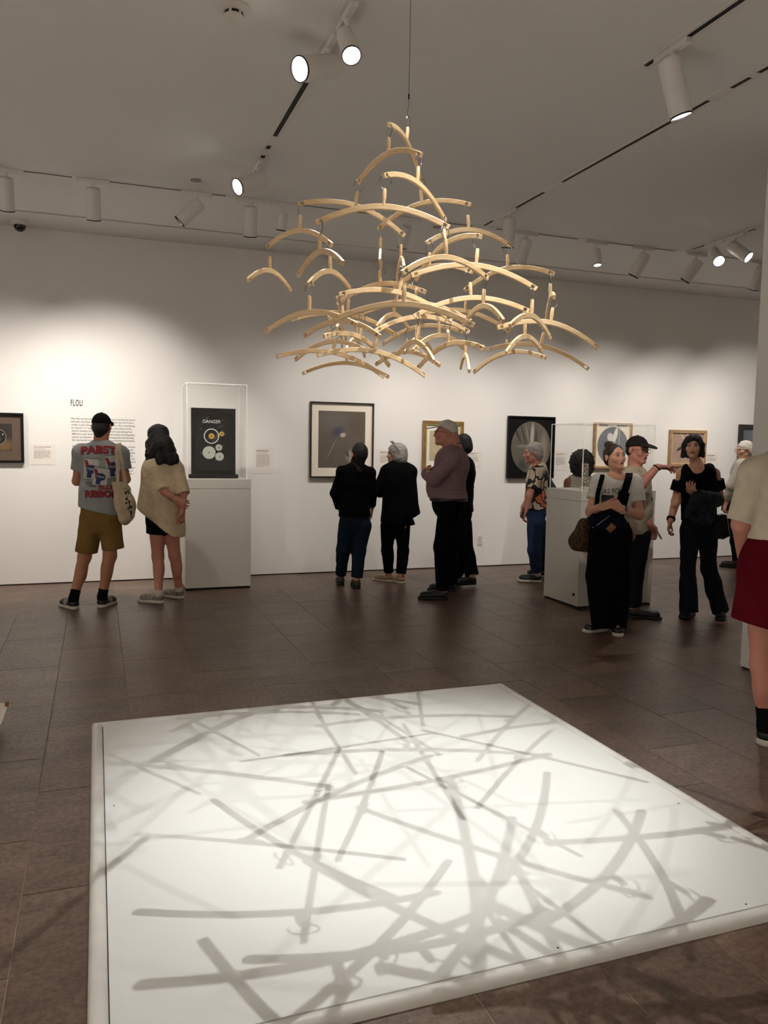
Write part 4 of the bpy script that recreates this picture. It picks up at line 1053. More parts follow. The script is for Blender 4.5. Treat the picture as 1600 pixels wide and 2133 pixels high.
        b = s.mb(); b.lathe([(0.0, 0.008), (0.006, 0.006), (0.008, 0.0)], Matrix.Translation(Vector(H(0, -0.010, 0.124 + up))), 10); b.build('button', m, c, smooth=True)
        return c
    # ---- shoe: upper, sole, laces
    def shoe(s, heel, toe, um, sm, L=0.28, w=0.044, sole=0.026, top=0.085, lift=0.0, lace=None, boot=0.0, stripe=None):
        """heel: ground point (xy) of the heel centre; toe: direction"""
        t = unit(V3(toe[0], toe[1], 0)); c = np.cross(z0, t); hp = V3(heel[0], heel[1], lift); up_ = z0
        D = Sdf(); A = hp + t * 0.045 + z0 * 0.045; B = hp + t * (L - 0.062) + z0 * 0.038
        D.cap(A, B, w * 0.86, w * 0.92, 0.02, z0, 0.9); D.cap(hp + t * 0.048 + z0 * 0.055, hp + t * 0.055 + z0 * (top + boot), w * 0.84, w * 0.72, 0.03)
        D.cap(hp + t * 0.075 + z0 * (top - 0.012), hp + t * (L * 0.62) + z0 * 0.052, w * 0.66, w * 0.6, 0.03)
        D.ell(hp + t * (L - 0.075) + z0 * 0.040, (w * 1.02, w * 1.25, 0.034), [c, t, z0], 0.02); D.cut(hp + z0 * (sole - 0.002), -z0); D.cut(hp + z0 * (top + boot), z0)
        o = s.add('shoe', D, um, 0.0055)
        D = Sdf(); D.cap(hp + t * 0.043 + z0 * 0.012, hp + t * (L * 0.5) + z0 * 0.012, w * 0.98, w * 0.9, 0.02); D.cap(hp + t * (L * 0.5) + z0 * 0.012, hp + t * (L - w * 1.02) + z0 * 0.012, w * 0.9, w * 1.06, 0.02)
        D.cut(hp + z0 * (sole + 0.001), z0); D.cut(hp + z0 * 0.0006, -z0)
        s.add('sole', D, sm, 0.0055, parent=o)
        if lace is not None:
            q = s.mb()
            for i in range(4):
                u = 0.36 + 0.075 * i; p = hp + t * (L * u) + z0 * (0.106 - 0.036 * (u - 0.3) / 0.3)
                q.tube([p + c * 0.022 - z0 * 0.008, p + z0 * 0.002, p - c * 0.022 - z0 * 0.008], 0.0026, 5)
            q.build('laces', lace, o, smooth=True)
        if stripe is not None:
            q = s.mb()
            for sg in (-1, 1):
                for i in range(3):
                    a_ = hp + t * (L * (0.40 + 0.075 * i)) + c * (sg * w * 0.985) + z0 * (sole + 0.008); b_ = hp + t * (L * (0.35 + 0.075 * i)) + c * (sg * w * 0.70) + z0 * 0.078; m_ = (a_ + b_) / 2 + c * (sg * w * 0.13) + z0 * 0.004
                    q.tube([a_, m_, b_], 0.0042, 5)
            q.build('side_stripes', stripe, o, smooth=True)
        return o
    def sock(s, side, m, z1, r=0.041, toe=None):
        a = s.J['a' + side]; D = Sdf(); k = s.J['k' + side]; u = unit(k - a); b = a + u * max(0.0, (z1 - a[2])) / max(0.2, u[2])
        D.cap(V3(a[0], a[1], 0.05), a, r * 0.98, r, 0.02); D.cap(a, b, r, r * 1.06, 0.02, cutb=0.0); s.add('sock', D, m, 0.006)
    def project_print(s, ob, target, dirv, off=0.003):
        """lays a flat printed mesh onto a garment along dirv"""
        me = target.data; n = len(me.vertices); co = np.empty(n * 3, np.float32); me.vertices.foreach_get('co', co)
        bv = BVHTree.FromPolygons([Vector(x) for x in co.reshape(-1, 3)], [tuple(p.vertices) for p in me.polygons])
        cam_l = Vector([float(x) for x in (CAMPOS - s.base)])
        bm = bmesh.new(); bm.from_mesh(ob.data); miss = []
        for v in bm.verts:
            d = (v.co - cam_l).normalized(); h_ = bv.ray_cast(v.co - d * 0.5, d)
            if h_[0] is not None and h_[1].dot(d) < -0.12: v.co = h_[0] - d * off
            else: miss.append(v)
        if miss: bmesh.ops.delete(bm, geom=miss, context='VERTS')
        bm.to_mesh(ob.data); bm.free()
def finer(ob, cuts=1, maxlen=0.02):
    bm = bmesh.new(); bm.from_mesh(ob.data); bmesh.ops.triangulate(bm, faces=bm.faces[:])
    for _ in range(cuts):
        es = [e for e in bm.edges if e.calc_length() > maxlen]
        if not es: break
        bmesh.ops.subdivide_edges(bm, edges=es, cuts=1); bmesh.ops.triangulate(bm, faces=[f for f in bm.faces if len(f.verts) > 3])
    bm.to_mesh(ob.data); bm.free()
# ------------------------------------------------------------------ people
M['skin_tan'] = skin('skin_tan', '#a8795c'); M['skin_fair'] = skin('skin_fair', '#c99a80'); M['skin_rosy'] = skin('skin_rosy', '#b98270'); M['skin_brown'] = skin('skin_brown', '#8a5c45')
M['hair_black'] = mat('black_hair', '#080606', 0.7, 0.3, 60, 0.6, 120); M['hair_brown'] = mat('brown_hair', '#2e1f17', 0.5, 0.3, 50, 0.6, 120)
M['hair_grey'] = mat('grey_hair', '#8f8a84', 0.55, 0.18, 40, 0.6, 140); M['hair_white'] = mat('white_hair', '#bdb6aa', 0.6, 0.15, 40, 0.6, 140); M['hair_dark_grey'] = mat('dark_hair', '#120e0c', 0.65, 0.3, 50, 0.6, 120)
M['black_cloth'] = cloth('black_cloth', '#070708'); M['black_knit'] = cloth('black_knit', '#080809', weave=180); M['trouser_black'] = cloth('black_trousers', '#060607')
M['grey_tee'] = cloth('grey_tee', '#8f9291'); M['khaki'] = cloth('khaki', '#7a5f36'); M['beige_linen'] = cloth('beige_linen', '#cbb99a', fold=11); M['denim_dark'] = cloth('dark_denim', '#182431'); M['denim_blue'] = cloth('blue_denim', '#2b3a57'); M['denim_black'] = cloth('faded_black_denim', '#22232a')
M['canvas'] = cloth('canvas', '#b9a98f', fold=9); M['white_tee'] = cloth('white_tee', '#dedad0'); M['sand_tee'] = cloth('sand_tee', '#b0a791'); M['oat_tee'] = cloth('oatmeal_tee', '#c4b9a4'); M['burgundy'] = cloth('burgundy', '#520615', fold=4)
M['shirt_pale'] = cloth('pale_shirt', '#b3aba0'); M['tank_white'] = cloth('white_tank', '#b9ae9f'); M['cap_grey'] = cloth('pale_grey_cap', '#cbc7be', bump=0.15); M['cap_dark'] = cloth('dark_cap', '#26221f', bump=0.15); M['cap_black'] = cloth('black_cap', '#131111', bump=0.15)
M['shoe_black'] = mat('black_shoe', '#141416', 0.5, 0.3, 30); M['shoe_grey'] = mat('grey_mesh_shoe', '#7c766c', 0.6, 0.25, 40, 0.4, 300); M['sole_white'] = mat('white_sole', '#c4beb2', 0.55); M['sole_black'] = mat('black_sole', '#0d0d0d', 0.6)
M['shoe_beige'] = mat('beige_shoe', '#a48a6c', 0.6, 0.1, 30); M['boot_olive'] = mat('olive_boot', '#2d2a1c', 0.6); M['sock_black'] = cloth('black_sock', '#0d0d0e'); M['sock_white'] = cloth('white_sock', '#c6beb4'); M['lace_white'] = mat('pale_lace', '#b8b6b0', 0.8); M['navy'] = cloth('navy_canvas', '#0f1420')
M['leather'] = mat('tan_leather', '#7d4c22', 0.5, 0.1, 30); M['black_leather'] = mat('black_leather', '#0c0b0b', 0.4, 0.2, 40, 0.3, 150)


# ---- man in grey printed T-shirt and khaki shorts, seen from behind
A = Fig((186, 1264), 'man in a black cap, grey printed T-shirt and khaki shorts reading the wall text', 1.0, 0)
A.joints(nb=(211, 915, 0.0), sl=(169, 943), sr=(251, 946), el=(160, 1002, 0.02), er=(262, 998, 0.02), wl=(190, 1004, 0.24), wr=(236, 1006, 0.26), che=(209, 968), wai=(207, 1026), pel=(207, 1072),
         hl=(189, 1090), hr=(228, 1088), kl=(176, 1160, 0.02), kr=(229, 1158, 0.02), )
A.feet(l=((160, 1270), (125, 1260)), r=((207, 1267), (231, 1258)))
A.head((212, 889, 0.03), -3, -6)
D = Sdf(); A.torso(D); [A.arm(D, s) for s in 'lr']; [A.leg(D, s) for s in 'lr']; A.head_sdf(D, 0.060)
A.hand(D, 'l', r0 * 0.9 + f0 * 0.2, f0, 0.5); A.hand(D, 'r', -r0 * 0.9 + f0 * 0.2, f0, 0.5, thumb=-1.0)
A.foot(D, 'l'); A.foot(D, 'r')
A.add('body', D, M['skin_tan'], 0.0065)
D = Sdf(); A.torso(D, 0.020); D.cap(A.J['pel'] - z0 * 0.02, A.J['wai'], 0.185, 0.165, 0.05, A.F, 0.72)
for s in 'lr': A.arm(D, s, 0.026, 0.62, 0.03)
D.cut(A.P(200, 1062), V3(*(-z0 - r0 * 0.22))); D.ell(A.J['nb'] + z0 * 0.03, (0.075, 0.07, 0.06), None, 0.01, sub=True); D.disp(folds(0.0035, 22, 1))
tee = A.add('t_shirt', D, M['grey_tee'], 0.007)
D = Sdf(); D.cap(A.J['pel'] - z0 * 0.02, A.J['pel'] + z0 * 0.10, 0.172, 0.160, 0.04, A.F, 0.70)
for s, hem in (('l', (180, 1149)), ('r', (235, 1143))):
    h, kn = A.J['h' + s], A.J['k' + s]; e = A.P(hem[0], hem[1], 0.01); D.cap(h + z0 * 0.02, e, 0.104, 0.094, 0.03, cutb=0.0)
D.disp(folds(0.004, 18, 2)); sh = A.add('shorts', D, M['khaki'], 0.007)
b = A.mb()
for px in (178, 196):
    p = A.P(px, 1077) - f0 * 0.118; b.box(p, (0.010, 0.004, 0.03))
b.build('belt_loops', M['khaki'], sh)
A.sock('l', M['sock_black'], 0.17, 0.042); A.sock('r', M['sock_black'], 0.17, 0.042)
A.shoes(M['shoe_black'], M['sole_white'], lace=M['lace_white'], sole=0.030, L=0.275, stripe=M['sole_white'])
A.cap_hat(M['cap_black'], brim=0.08)
D = Sdf(); D.ell(A.H(0, -0.020, 0.006), (0.077, 0.091, 0.092), A.hframe(), 0.01); D.cap(A.H(0, -0.06, -0.04), A.H(0, -0.052, -0.082), 0.055, 0.040, 0.03); D.cut(A.H(0, 0.008, 0.0), A.hf); D.cut(A.H(0, 0, 0.06), A.hu); A.add('hair', D, M['hair_dark_grey'], 0.006)
# prints on the back of the T-shirt
M['ink_red'] = mat('print_red', '#8a2229', 0.8); M['ink_dark'] = mat('print_dark', '#231a1c', 0.8); M['ink_blue'] = mat('print_blue', '#25345f', 0.8); M['ink_white'] = mat('print_white', '#b9b8b4', 0.8); M['ink_grey'] = mat('print_grey', '#6d7072', 0.8)
def back_frame(px, py): return A.P(px, py, -0.35)
def printed(name, m, build, parent=tee, off=0.003):
    q = A.mb(); build(q); ob = q.build(name, m, parent); finer(ob, 5, 0.018); A.project_print(ob, tee, f0, off); return ob
def word(s, px0, px1, py_base, hpx, m, nm, off, dx=0.0, arc=0.0):
    p0 = back_frame(px0, py_base); p1 = back_frame(px1, py_base); hh = back_frame(px0, py_base - hpx)[2] - p0[2]
    ob = text_mesh(s, 1.0, m, nm, tee, bold=0.045); xs = [v.co.x for v in ob.data.vertices]; ys = [v.co.y for v in ob.data.vertices]; x_, X_ = min(xs), max(xs); y_, Y_ = min(ys), max(ys)
    for v in ob.data.vertices:
        u = (v.co.x - x_) / (X_ - x_); w = (v.co.y - y_) / (Y_ - y_); c = p0 + (p1 - p0) * u + z0 * (hh * w - dx + arc * (1 - (2 * u - 1) ** 2)) + r0 * dx - A.base; v.co = c
    finer(ob, 4, 0.02); A.project_print(ob, tee, f0, off); return ob
word('PABST', 168.5, 243, 947, 17, M['ink_dark'], 'lettering_shade', 0.0028, 0.0035, 0.010); word('PABST', 168.5, 243, 947, 17, M['ink_red'], 'lettering', 0.0045, 0.0, 0.010)
word('RIBBON', 177, 247, 1036, 15, M['ink_dark'], 'lettering_shade', 0.0028, 0.0035); word('RIBBON', 177, 247, 1036, 15, M['ink_red'], 'lettering', 0.0045)
word('BLUE', 206, 240, 1020, 10, M['ink_red'], 'lettering', 0.0105)
def beer_can(px, py, w, h, tilt, zo):
    def pt(u, v):
        x = px + (u * math.cos(tilt) - v * math.sin(tilt)); y = py + (u * math.sin(tilt) + v * math.cos(tilt)); return back_frame(x, y)
    def slab(u0, u1, v0, v1): return lambda q: q.poly([pt(u0, v0), pt(u1, v0), pt(u1, v1), pt(u0, v1)])
    def disc_(u, v, ru, rv, n=22): return lambda q: q.poly([pt(u + ru * math.cos(2 * PI * i / n), v + rv * math.sin(2 * PI * i / n)) for i in range(n)])
    printed('can_print', M['ink_white'], slab(-w, w, -h, h), off=zo)
    printed('can_band', M['ink_grey'], slab(-w, w, -h, -h + 2.2), off=zo + 0.0012); printed('can_band', M['ink_grey'], slab(-w, w, h - 2, h), off=zo + 0.0012)
    printed('can_stripe', M['ink_red'], lambda q: q.poly([pt(-w, -h + 5), pt(-w + 6, -h + 5), pt(w * 0.1, h * 0.35), pt(-w * 0.5, h * 0.35)]), off=zo + 0.0014)
    printed('can_seal', M['ink_blue'], disc_(0.5, 0.5, w * 0.72, h * 0.40), off=zo + 0.0022)
    printed('can_ribbon', M['ink_blue'], slab(-w * 0.55, w * 0.1, h * 0.35, h * 0.82), off=zo + 0.0018)
    a_ = pt(-w * 0.5, 2.0); b_ = pt(w * 0.62, 2.0)
    ob = text_mesh('Pabst', 1.0, M['ink_white'], 'can_lettering', tee, bold=0.02); xs = [v.co.x for v in ob.data.vertices]; k = 1 / (max(xs) - min(xs)); x_ = min(xs); hh = np.linalg.norm(b_ - a_)
    for v in ob.data.vertices: v.co = a_ + (b_ - a_) * ((v.co.x - x_) * k) + z0 * v.co.y * hh * 0.42 - A.base
    finer(ob, 2, 0.02); A.project_print(ob, tee, f0, zo + 0.0035)
beer_can(190, 977, 15, 23, 0.06, 0.0034); beer_can(236, 972, 15, 25, -0.12, 0.0036); beer_can(209, 993, 15, 20, 0.12, 0.0066)
for i, (px, py, l_) in enumerate(((178, 1004, 16), (180, 1008, 22), (186, 1012, 14), (236, 1006, 18))):
    printed('print_mark', M['ink_dark'], lambda q, px=px, py=py, l_=l_: q.poly([back_frame(px, py), back_frame(px + l_, py + 0.5), back_frame(px + l_, py + 2), back_frame(px, py + 1.5)]))
# tote bag on his shoulder
tb = empty('tote_bag', A.P(258, 1090, -0.16), "cream canvas tote bag with dark print on the capped man's shoulder", 'bag'); to = V3(*tb.location)
q = MB(to); pts_o = [(240, 1001), (262, 999), (266, 1012), (275, 1035), (280, 1060), (279, 1078), (270, 1082), (259, 1091), (246, 1070), (243, 1040)]
D = Sdf(); n_ = len(pts_o)
for i, (a, b) in enumerate((((243, 1006), (257, 1005)), ((246, 1020), (266, 1018)), ((248, 1040), (271, 1038)), ((251, 1060), (274, 1060)), ((256, 1078), (269, 1074)), ((257, 1084), (262, 1084)))):
    D.cap(A.P(a[0], a[1], -0.205), A.P(b[0], b[1], -0.15), 0.028, 0.028, 0.04, f0, 0.9)
for a, b in (((243, 1006), (248, 1050)), ((248, 1050), (258, 1084)), ((257, 1004), (272, 1045)), ((272, 1045), (272, 1072)), ((252, 1010), (262, 1075))): D.cap(A.P(a[0], a[1], -0.20), A.P(b[0], b[1], -0.155), 0.03, 0.03, 0.05, f0, 0.9)
D.cut(A.P(250, 1001), z0); D.disp(folds(0.004, 24, 5))
me = D.mesh('pouch', 0.007, to); bag = link('pouch', me, M['canvas'], tb)
for a, b, dz in (((246, 1004), (243, 929), -0.20), ((262, 1003), (249, 928), -0.155)):
    q = MB(to); q.strip([A.P(a[0], a[1] + 6, dz - 0.02), A.P((a[0] + b[0]) / 2 - 0.5, (a[1] + b[1]) / 2, dz - 0.02), A.P(b[0], b[1] + 8, -0.115), A.P(b[0] + 0.5, b[1] - 1, -0.07), A.P(b[0] + 1, b[1] - 5, 0.0), A.P(b[0] + 1, b[1], 0.06)], [r0] * 6, 0.026, 0.004); q.build('strap', M['canvas'], tb)
rs = random.Random(8); q = MB(to)
bv_me = bag.data; co = np.array([v.co for v in bv_me.vertices]); bv = BVHTree.FromPolygons([v.co.copy() for v in bv_me.vertices], [tuple(p.vertices) for p in bv_me.polygons])
for i in range(30):
    t = i / 29; px = 263 + 9 * t + rs.uniform(-5, 4); py = 1022 + 52 * t + rs.uniform(-6, 4); s_ = rs.uniform(0.005, 0.014); pts = []
    for k in range(6):
        a_ = k * PI / 3; p = A.P(px, py, -0.3) + r0 * s_ * rs.uniform(0.5, 1) * math.cos(a_) + z0 * s_ * rs.uniform(0.5, 1.2) * math.sin(a_) - to
        h_ = bv.ray_cast(Vector(p), Vector(unit(A.P(px, py, 0.3) - A.P(px, py, -0.3)))); pts.append(h_[0] - Vector(f0) * 0.002 if h_[0] is not None else None)
    if None not in pts: q.poly([Vector(p) + Vector(to) for p in pts])
tag(q.build('print', mat('plum_print', '#2a1a20', 0.8), tb), kind='stuff')

# ---- woman in a loose beige shirt, hands behind her back
B = Fig((334, 1252), 'woman with long black hair, loose beige shirt and black shorts, hands behind her back', 0.94, -40)
B.joints(nb=(333, 945), sl=(318, 977, 0.02), sr=(365, 976, -0.02), el=(341, 1024, -0.13), er=(381, 1030, -0.10), wl=(365, 1039, -0.22), wr=(380, 1066, -0.20), che=(340, 985), wai=(338, 1030), pel=(338, 1072),
         hl=(327, 1090, -0.02), hr=(355, 1090, 0.03), kl=(329, 1160, -0.02), kr=(364, 1158, 0.05), )
B.feet(l=((341, 1257), (286, 1253)), r=((381, 1248), (343, 1242)))
B.head((327, 911, 0.0), -58, -4)
D = Sdf(); B.torso(D); [B.arm(D, s) for s in 'lr']; [B.leg(D, s, wk=None) for s in 'lr']; B.head_sdf(D, 0.048)
B.hand(D, 'l', r0 * 0.75 - z0 * 0.35, -f0 * -1, 0.7, thumb=1.0); B.hand(D, 'r', -z0 * 1.0, r0 * -0.8 + f0 * 0.3, 1.5, thumb=1.0)
B.foot(D, 'l'); B.foot(D, 'r')
B.add('body', D, M['skin_rosy'], 0.0065)
D = Sdf(); B.torso(D, 0.03, 0.06)
D.cap(B.P(338, 985), B.P(328, 1062, 0.0), 0.17, 0.19, 0.06, B.F, 0.72); D.cap(B.P(345, 1010, -0.04), B.P(358, 1108, -0.08), 0.15, 0.135, 0.06, B.F, 0.62); D.cap(B.P(320, 1010, 0.1), B.P(300, 1064, 0.14), 0.09, 0.085, 0.06)
for s, t in (('l', 0.97), ('r', 0.95)): B.arm(D, s, 0.024, t, 0.03)
D.cut(B.P(302, 1064), -(z0 * 0.80 + r0 * 0.60) if False else V3(*(-(z0 + r0 * 0.74)))); D.cut(B.P(320, 1116), V3(*(-z0))); D.disp(folds(0.006, 17, 7)); D.ell(B.J['nb'] + z0 * 0.045, (0.06, 0.06, 0.05), None, 0.01, sub=True)
shirt = B.add('shirt', D, M['beige_linen'], 0.0075)
for s in 'lr':
    e = B.J['e' + s]; a_ = B.J['s' + s]; u = unit(e - a_); D = Sdf(); D.cap(e - u * 0.045, e - u * 0.002, 0.071, 0.068, 0.01, cuta=0.0, cutb=0.0); D.disp(folds(0.003, 40, 3)); B.add('cuff', D, M['beige_linen'], 0.0065, parent=shirt)
D = Sdf(); D.cap(B.J['pel'] + z0 * 0.05, B.J['pel'] - z0 * 0.02, 0.155, 0.16, 0.04, B.F, 0.68)
for s, e in (('l', (325, 1112, -0.02)), ('r', (357, 1112, 0.03))): D.cap(B.J['h' + s], B.P(*e), 0.098, 0.090, 0.03, cutb=0.0)
B.add('shorts', D, M['black_cloth'], 0.007)
D = Sdf(); fr = B.hframe(); D.ell(B.H(0, -0.022, 0.030), (0.092, 0.108, 0.094), fr, 0.03); D.ell(B.H(0, -0.035, -0.05), (0.095, 0.085, 0.12), fr, 0.03)
for (a, b, r_, r2) in (((318, 925, -0.05), (316, 958, -0.08), 0.055, 0.03), ((330, 925, -0.09), (333, 962, -0.12), 0.07, 0.035), ((345, 925, -0.08), (355, 962, -0.11), 0.07, 0.035), ((352, 930, -0.04), (367, 963, -0.08), 0.055, 0.02), ((309, 920, 0.0), (307, 955, -0.02), 0.03, 0.014)):
    D.cap(B.P(*a), B.P(*b), r_, r2, 0.03)
for i in range(12):
    px = 306 + i * 5.6; D.cap(B.P(px, 948, -0.10), B.P(px + 0.6 * (px - 330) * 0.2 + 1.5 * (-1) ** i, 962 + 6 * ((i * 7) % 5) / 4, -0.10), 0.022, 0.006, 0.02)
D.ell(B.H(0, 0.080, -0.035), (0.052, 0.05, 0.075), fr, 0.02, sub=True); D.disp(folds(0.004, 60, 9)); B.add('hair', D, M['hair_black'], 0.0065)
B.sock('l', M['sock_white'], 0.115, 0.040); B.sock('r', M['sock_white'], 0.115, 0.040)
B.shoes(M['shoe_grey'], M['sole_white'], lace=M['lace_white'], sole=0.032, top=0.082, L=0.265, stripe=M['lace_white'])
q = B.mb(); w_ = B.J['wl']; u = unit(B.J['el'] - w_); 
q.tube([w_ + u * 0.02 + (np.cross(u, z0) * math.cos(t) + np.cross(u, np.cross(u, z0)) * math.sin(t)) * 0.033 for t in np.linspace(0, 2 * PI, 19)[:-1]], 0.0035, 6, close=True); q.build('bracelet', M['chrome'], B.root, smooth=True)

# ---- woman in a black blazer and jeans
Cc = Fig((728, 1224), 'dark-haired woman in a black blazer and jeans, before the large grey picture', 0.93, -12)
Cc.joints(nb=(744, 968), sl=(713, 983), sr=(770, 986), el=(698, 1028, 0.0), er=(776, 1028, 0.03), wl=(708, 1060, 0.06), wr=(775, 1056, 0.12), che=(742, 1003), wai=(739, 1038), pel=(739, 1078),
          hl=(723, 1095), hr=(757, 1095), kl=(715, 1146, 0.02), kr=(748, 1148, 0.0))
Cc.feet(l=((710, 1220), (706, 1209)), r=((744, 1227), (736, 1215)))
Cc.head((748, 945, 0.01), -28, 0)
D = Sdf(); Cc.torso(D); [Cc.arm(D, s) for s in 'lr']; [Cc.leg(D, s) for s in 'lr']; Cc.head_sdf(D, 0.048); Cc.hand(D, 'l', -z0 + r0 * 0.2 + f0 * 0.3, r0, 0.4, thumb=-1.0); Cc.hand(D, 'r', -z0 + f0 * 0.5, -r0, 0.4)
Cc.foot(D, 'l'); Cc.foot(D, 'r'); Cc.add('body', D, M['skin_fair'], 0.008)
D = Sdf(); Cc.torso(D, 0.016); [Cc.arm(D, s, 0.016, 1.92, 0.022) for s in 'lr']; D.cap(Cc.J['pel'] + z0 * 0.10, Cc.J['pel'] - z0 * 0.03, 0.15, 0.168, 0.04, Cc.F, 0.72)
for s in 'lr': D.ell(Cc.J['s' + s] + z0 * 0.006, (0.066, 0.066, 0.058), None, 0.02)
D.cut(Cc.P(739, 1076), -z0); D.disp(folds(0.003, 24, 4)); Cc.add('blazer', D, M['black_cloth'], 0.0075)
D = Sdf(); D.cap(Cc.J['nb'] + z0 * 0.0, Cc.J['nb'] + z0 * 0.05, 0.066, 0.060, 0.01); D.cap(Cc.P(741, 970, -0.04), Cc.P(749, 980, -0.085), 0.035, 0.025, 0.02); D.disp(folds(0.003, 60, 2)); Cc.add('scarf', D, cloth('olive_scarf', '#27231b'), 0.006)
D = Sdf(); D.cap(Cc.J['pel'], Cc.J['pel'] + z0 * 0.06, 0.158, 0.15, 0.04, Cc.F, 0.72); [Cc.leg(D, s, 0.010, 1.93, wk=0.072, wa=0.058) for s in 'lr']; D.disp(folds(0.003, 26, 6)); Cc.add('jeans', D, M['denim_dark'], 0.0075)
D = Sdf(); fr = Cc.hframe(); D.ell(Cc.H(0, -0.020, 0.022), (0.083, 0.098, 0.094), fr, 0.02); D.cap(Cc.H(0, -0.06, -0.03), Cc.H(0, -0.06, -0.075), 0.06, 0.04, 0.03); D.ell(Cc.H(0, 0.075, -0.03), (0.058, 0.05, 0.075), fr, 0.015, sub=True); D.disp(folds(0.002, 70, 9)); Cc.add('hair', D, M['hair_dark_grey'], 0.006)
Cc.shoes(M['boot_olive'], M['sole_black'], L=0.25, top=0.10, boot=0.03)

# ---- grey-haired woman in a black cape
E_ = Fig((818, 1213), 'grey-haired woman in a loose black top with sunglasses on her head', 0.93, -42)
E_.joints(nb=(829, 968), sl=(808, 982, -0.02), sr=(853, 982, 0.02), el=(789, 1018, -0.02), er=(858, 1030, 0.0), wl=(802, 1036, 0.10), wr=(846, 1036, 0.12), che=(829, 1000), wai=(826, 1040), pel=(824, 1080),
          hl=(809, 1095), hr=(838, 1095), kl=(806, 1146, 0.0), kr=(840, 1148, 0.0))
E_.feet(l=((818, 1212), (781, 1208)), r=((841, 1216), (822, 1211))); E_.head((826, 945, 0.0), -72, 0)
D = Sdf(); E_.torso(D); [E_.arm(D, s) for s in 'lr']; [E_.leg(D, s) for s in 'lr']; E_.head_sdf(D, 0.048); E_.hand(D, 'l', r0 * 0.5 + f0 * 0.8, z0 * -1, 0.5); E_.hand(D, 'r', -r0 * 0.4 + f0, -z0, 0.5)
E_.foot(D, 'l'); E_.foot(D, 'r'); E_.add('body', D, M['skin_fair'], 0.0075)
D = Sdf(); E_.torso(D, 0.022, 0.06); E_.arm(D, 'l', 0.030, 1.5, 0.04); D.cap(E_.P(848, 985), E_.P(853, 1068, -0.02), 0.10, 0.10, 0.06); D.cap(E_.P(826, 990, -0.02), E_.P(822, 1085, -0.02), 0.15, 0.165, 0.06, E_.F, 0.7); D.cap(E_.P(856, 1010), E_.P(866, 1068), 0.05, 0.045, 0.04)
D.cut(E_.P(840, 1087), -z0); D.cut(E_.P(873, 1071), V3(*(-z0 * 0.97 + r0 * 0.55))); D.disp(folds(0.006, 18, 4)); E_.add('cape_top', D, M['black_knit'], 0.0075)
D = Sdf(); D.cap(E_.J['pel'] + z0 * 0.05, E_.P(838, 1100, 0.02), 0.16, 0.17, 0.04, E_.F, 0.66); D.cut(E_.P(838, 1094), -z0); E_.add('under_layer', D, M['black_cloth'], 0.008)
D = Sdf(); D.cap(E_.J['pel'], E_.J['pel'] + z0 * 0.05, 0.15, 0.15, 0.04, E_.F, 0.7); [E_.leg(D, s, 0.004, 1.96, wk=0.060, wa=0.054) for s in 'lr']; D.disp(folds(0.003, 26, 3)); E_.add('trousers', D, M['trouser_black'], 0.0075)
D = Sdf(); fr = E_.hframe(); D.ell(E_.H(0, -0.014, 0.026), (0.090, 0.108, 0.094), fr, 0.02); D.ell(E_.H(0, -0.040, -0.04), (0.090, 0.085, 0.085), fr, 0.03); D.cut(E_.H(0, 0, -0.098), -E_.hu); D.ell(E_.H(0, 0.088, -0.035), (0.060, 0.062, 0.085), fr, 0.012, sub=True); D.disp(folds(0.0025, 70, 5)); E_.add('hair', D, M['hair_grey'], 0.006)
q = E_.mb()
for sg in (-1, 1):
    q.tube([E_.H(sg * (0.030 + 0.026 * math.cos(t)), 0.045 + 0.016 * math.sin(t), 0.122 + 0.012 * math.sin(t)) for t in np.linspace(0, 2 * PI, 17)[:-1]], 0.003, 6, close=True); q.tube([E_.H(sg * 0.056, 0.045, 0.122), E_.H(sg * 0.088, -0.02, 0.075), E_.H(sg * 0.094, -0.06, 0.02)], 0.0028, 6)
q.build('sunglasses', M['black_leather'], E_.root, smooth=True)
E_.shoes(M['shoe_beige'], M['sole_white'], L=0.25, top=0.06, sole=0.02)
# ---- man in a pale cap and striped shirt, arms folded, seen from the side
G = Fig((908, 1248), 'big man in a pale cap and striped shirt, arms folded, in profile facing left', 1.04, -90, 1.12)
G.joints(nb=(941, 936, 0), sl=(945, 955, -0.19), sr=(945, 955, 0.17), el=(904, 999, -0.25), er=(900, 990, 0.10), wl=(886, 985, -0.02), wr=(896, 996, -0.10), che=(941, 968), wai=(934, 1006), pel=(936, 1038),
         hl=(938, 1058, -0.10), hr=(940, 1058, 0.10), kl=(921, 1140, -0.12), kr=(936, 1142, 0.12))
G.feet(l=((934, 1249), (878, 1248)), r=((950, 1232), (905, 1231)))
G.head((929, 902, 0.0), -90, 4, size=1.04)
D = Sdf(); G.torso(D, belly=1.0, depth=0.80); [G.arm(D, s) for s in 'lr']; [G.leg(D, s) for s in 'lr']; G.head_sdf(D, 0.066); D.cap(G.H(0, -0.05, -0.02), G.J['nb'] - G.F * 0.03, 0.066, 0.075, 0.04)
G.hand(D, 'l', f0 * 0.7 + r0 * 0.3, r0, 0.4); G.hand(D, 'r', -f0 * 0.5 - r0 * 0.2 + z0 * 0.3, r0, 0.5); G.foot(D, 'l'); G.foot(D, 'r'); G.add('body', D, M['skin_rosy'], 0.0065)
D = Sdf(); G.torso(D, 0.018, 0.05, belly=1.12, depth=0.84); D.ell(G.P(922, 1012, 0), (0.125, 0.16, 0.13), None, 0.06)
for s in 'lr': G.arm(D, s, 0.022, 1.86, 0.035)
D.cut(G.P(930, 1037.5), V3(*(-z0))); D.disp(folds(0.004, 20, 4)); D.ell(G.J['nb'] + z0 * 0.035 - r0 * 0.025, (0.085, 0.08, 0.055), None, 0.01, sub=True)
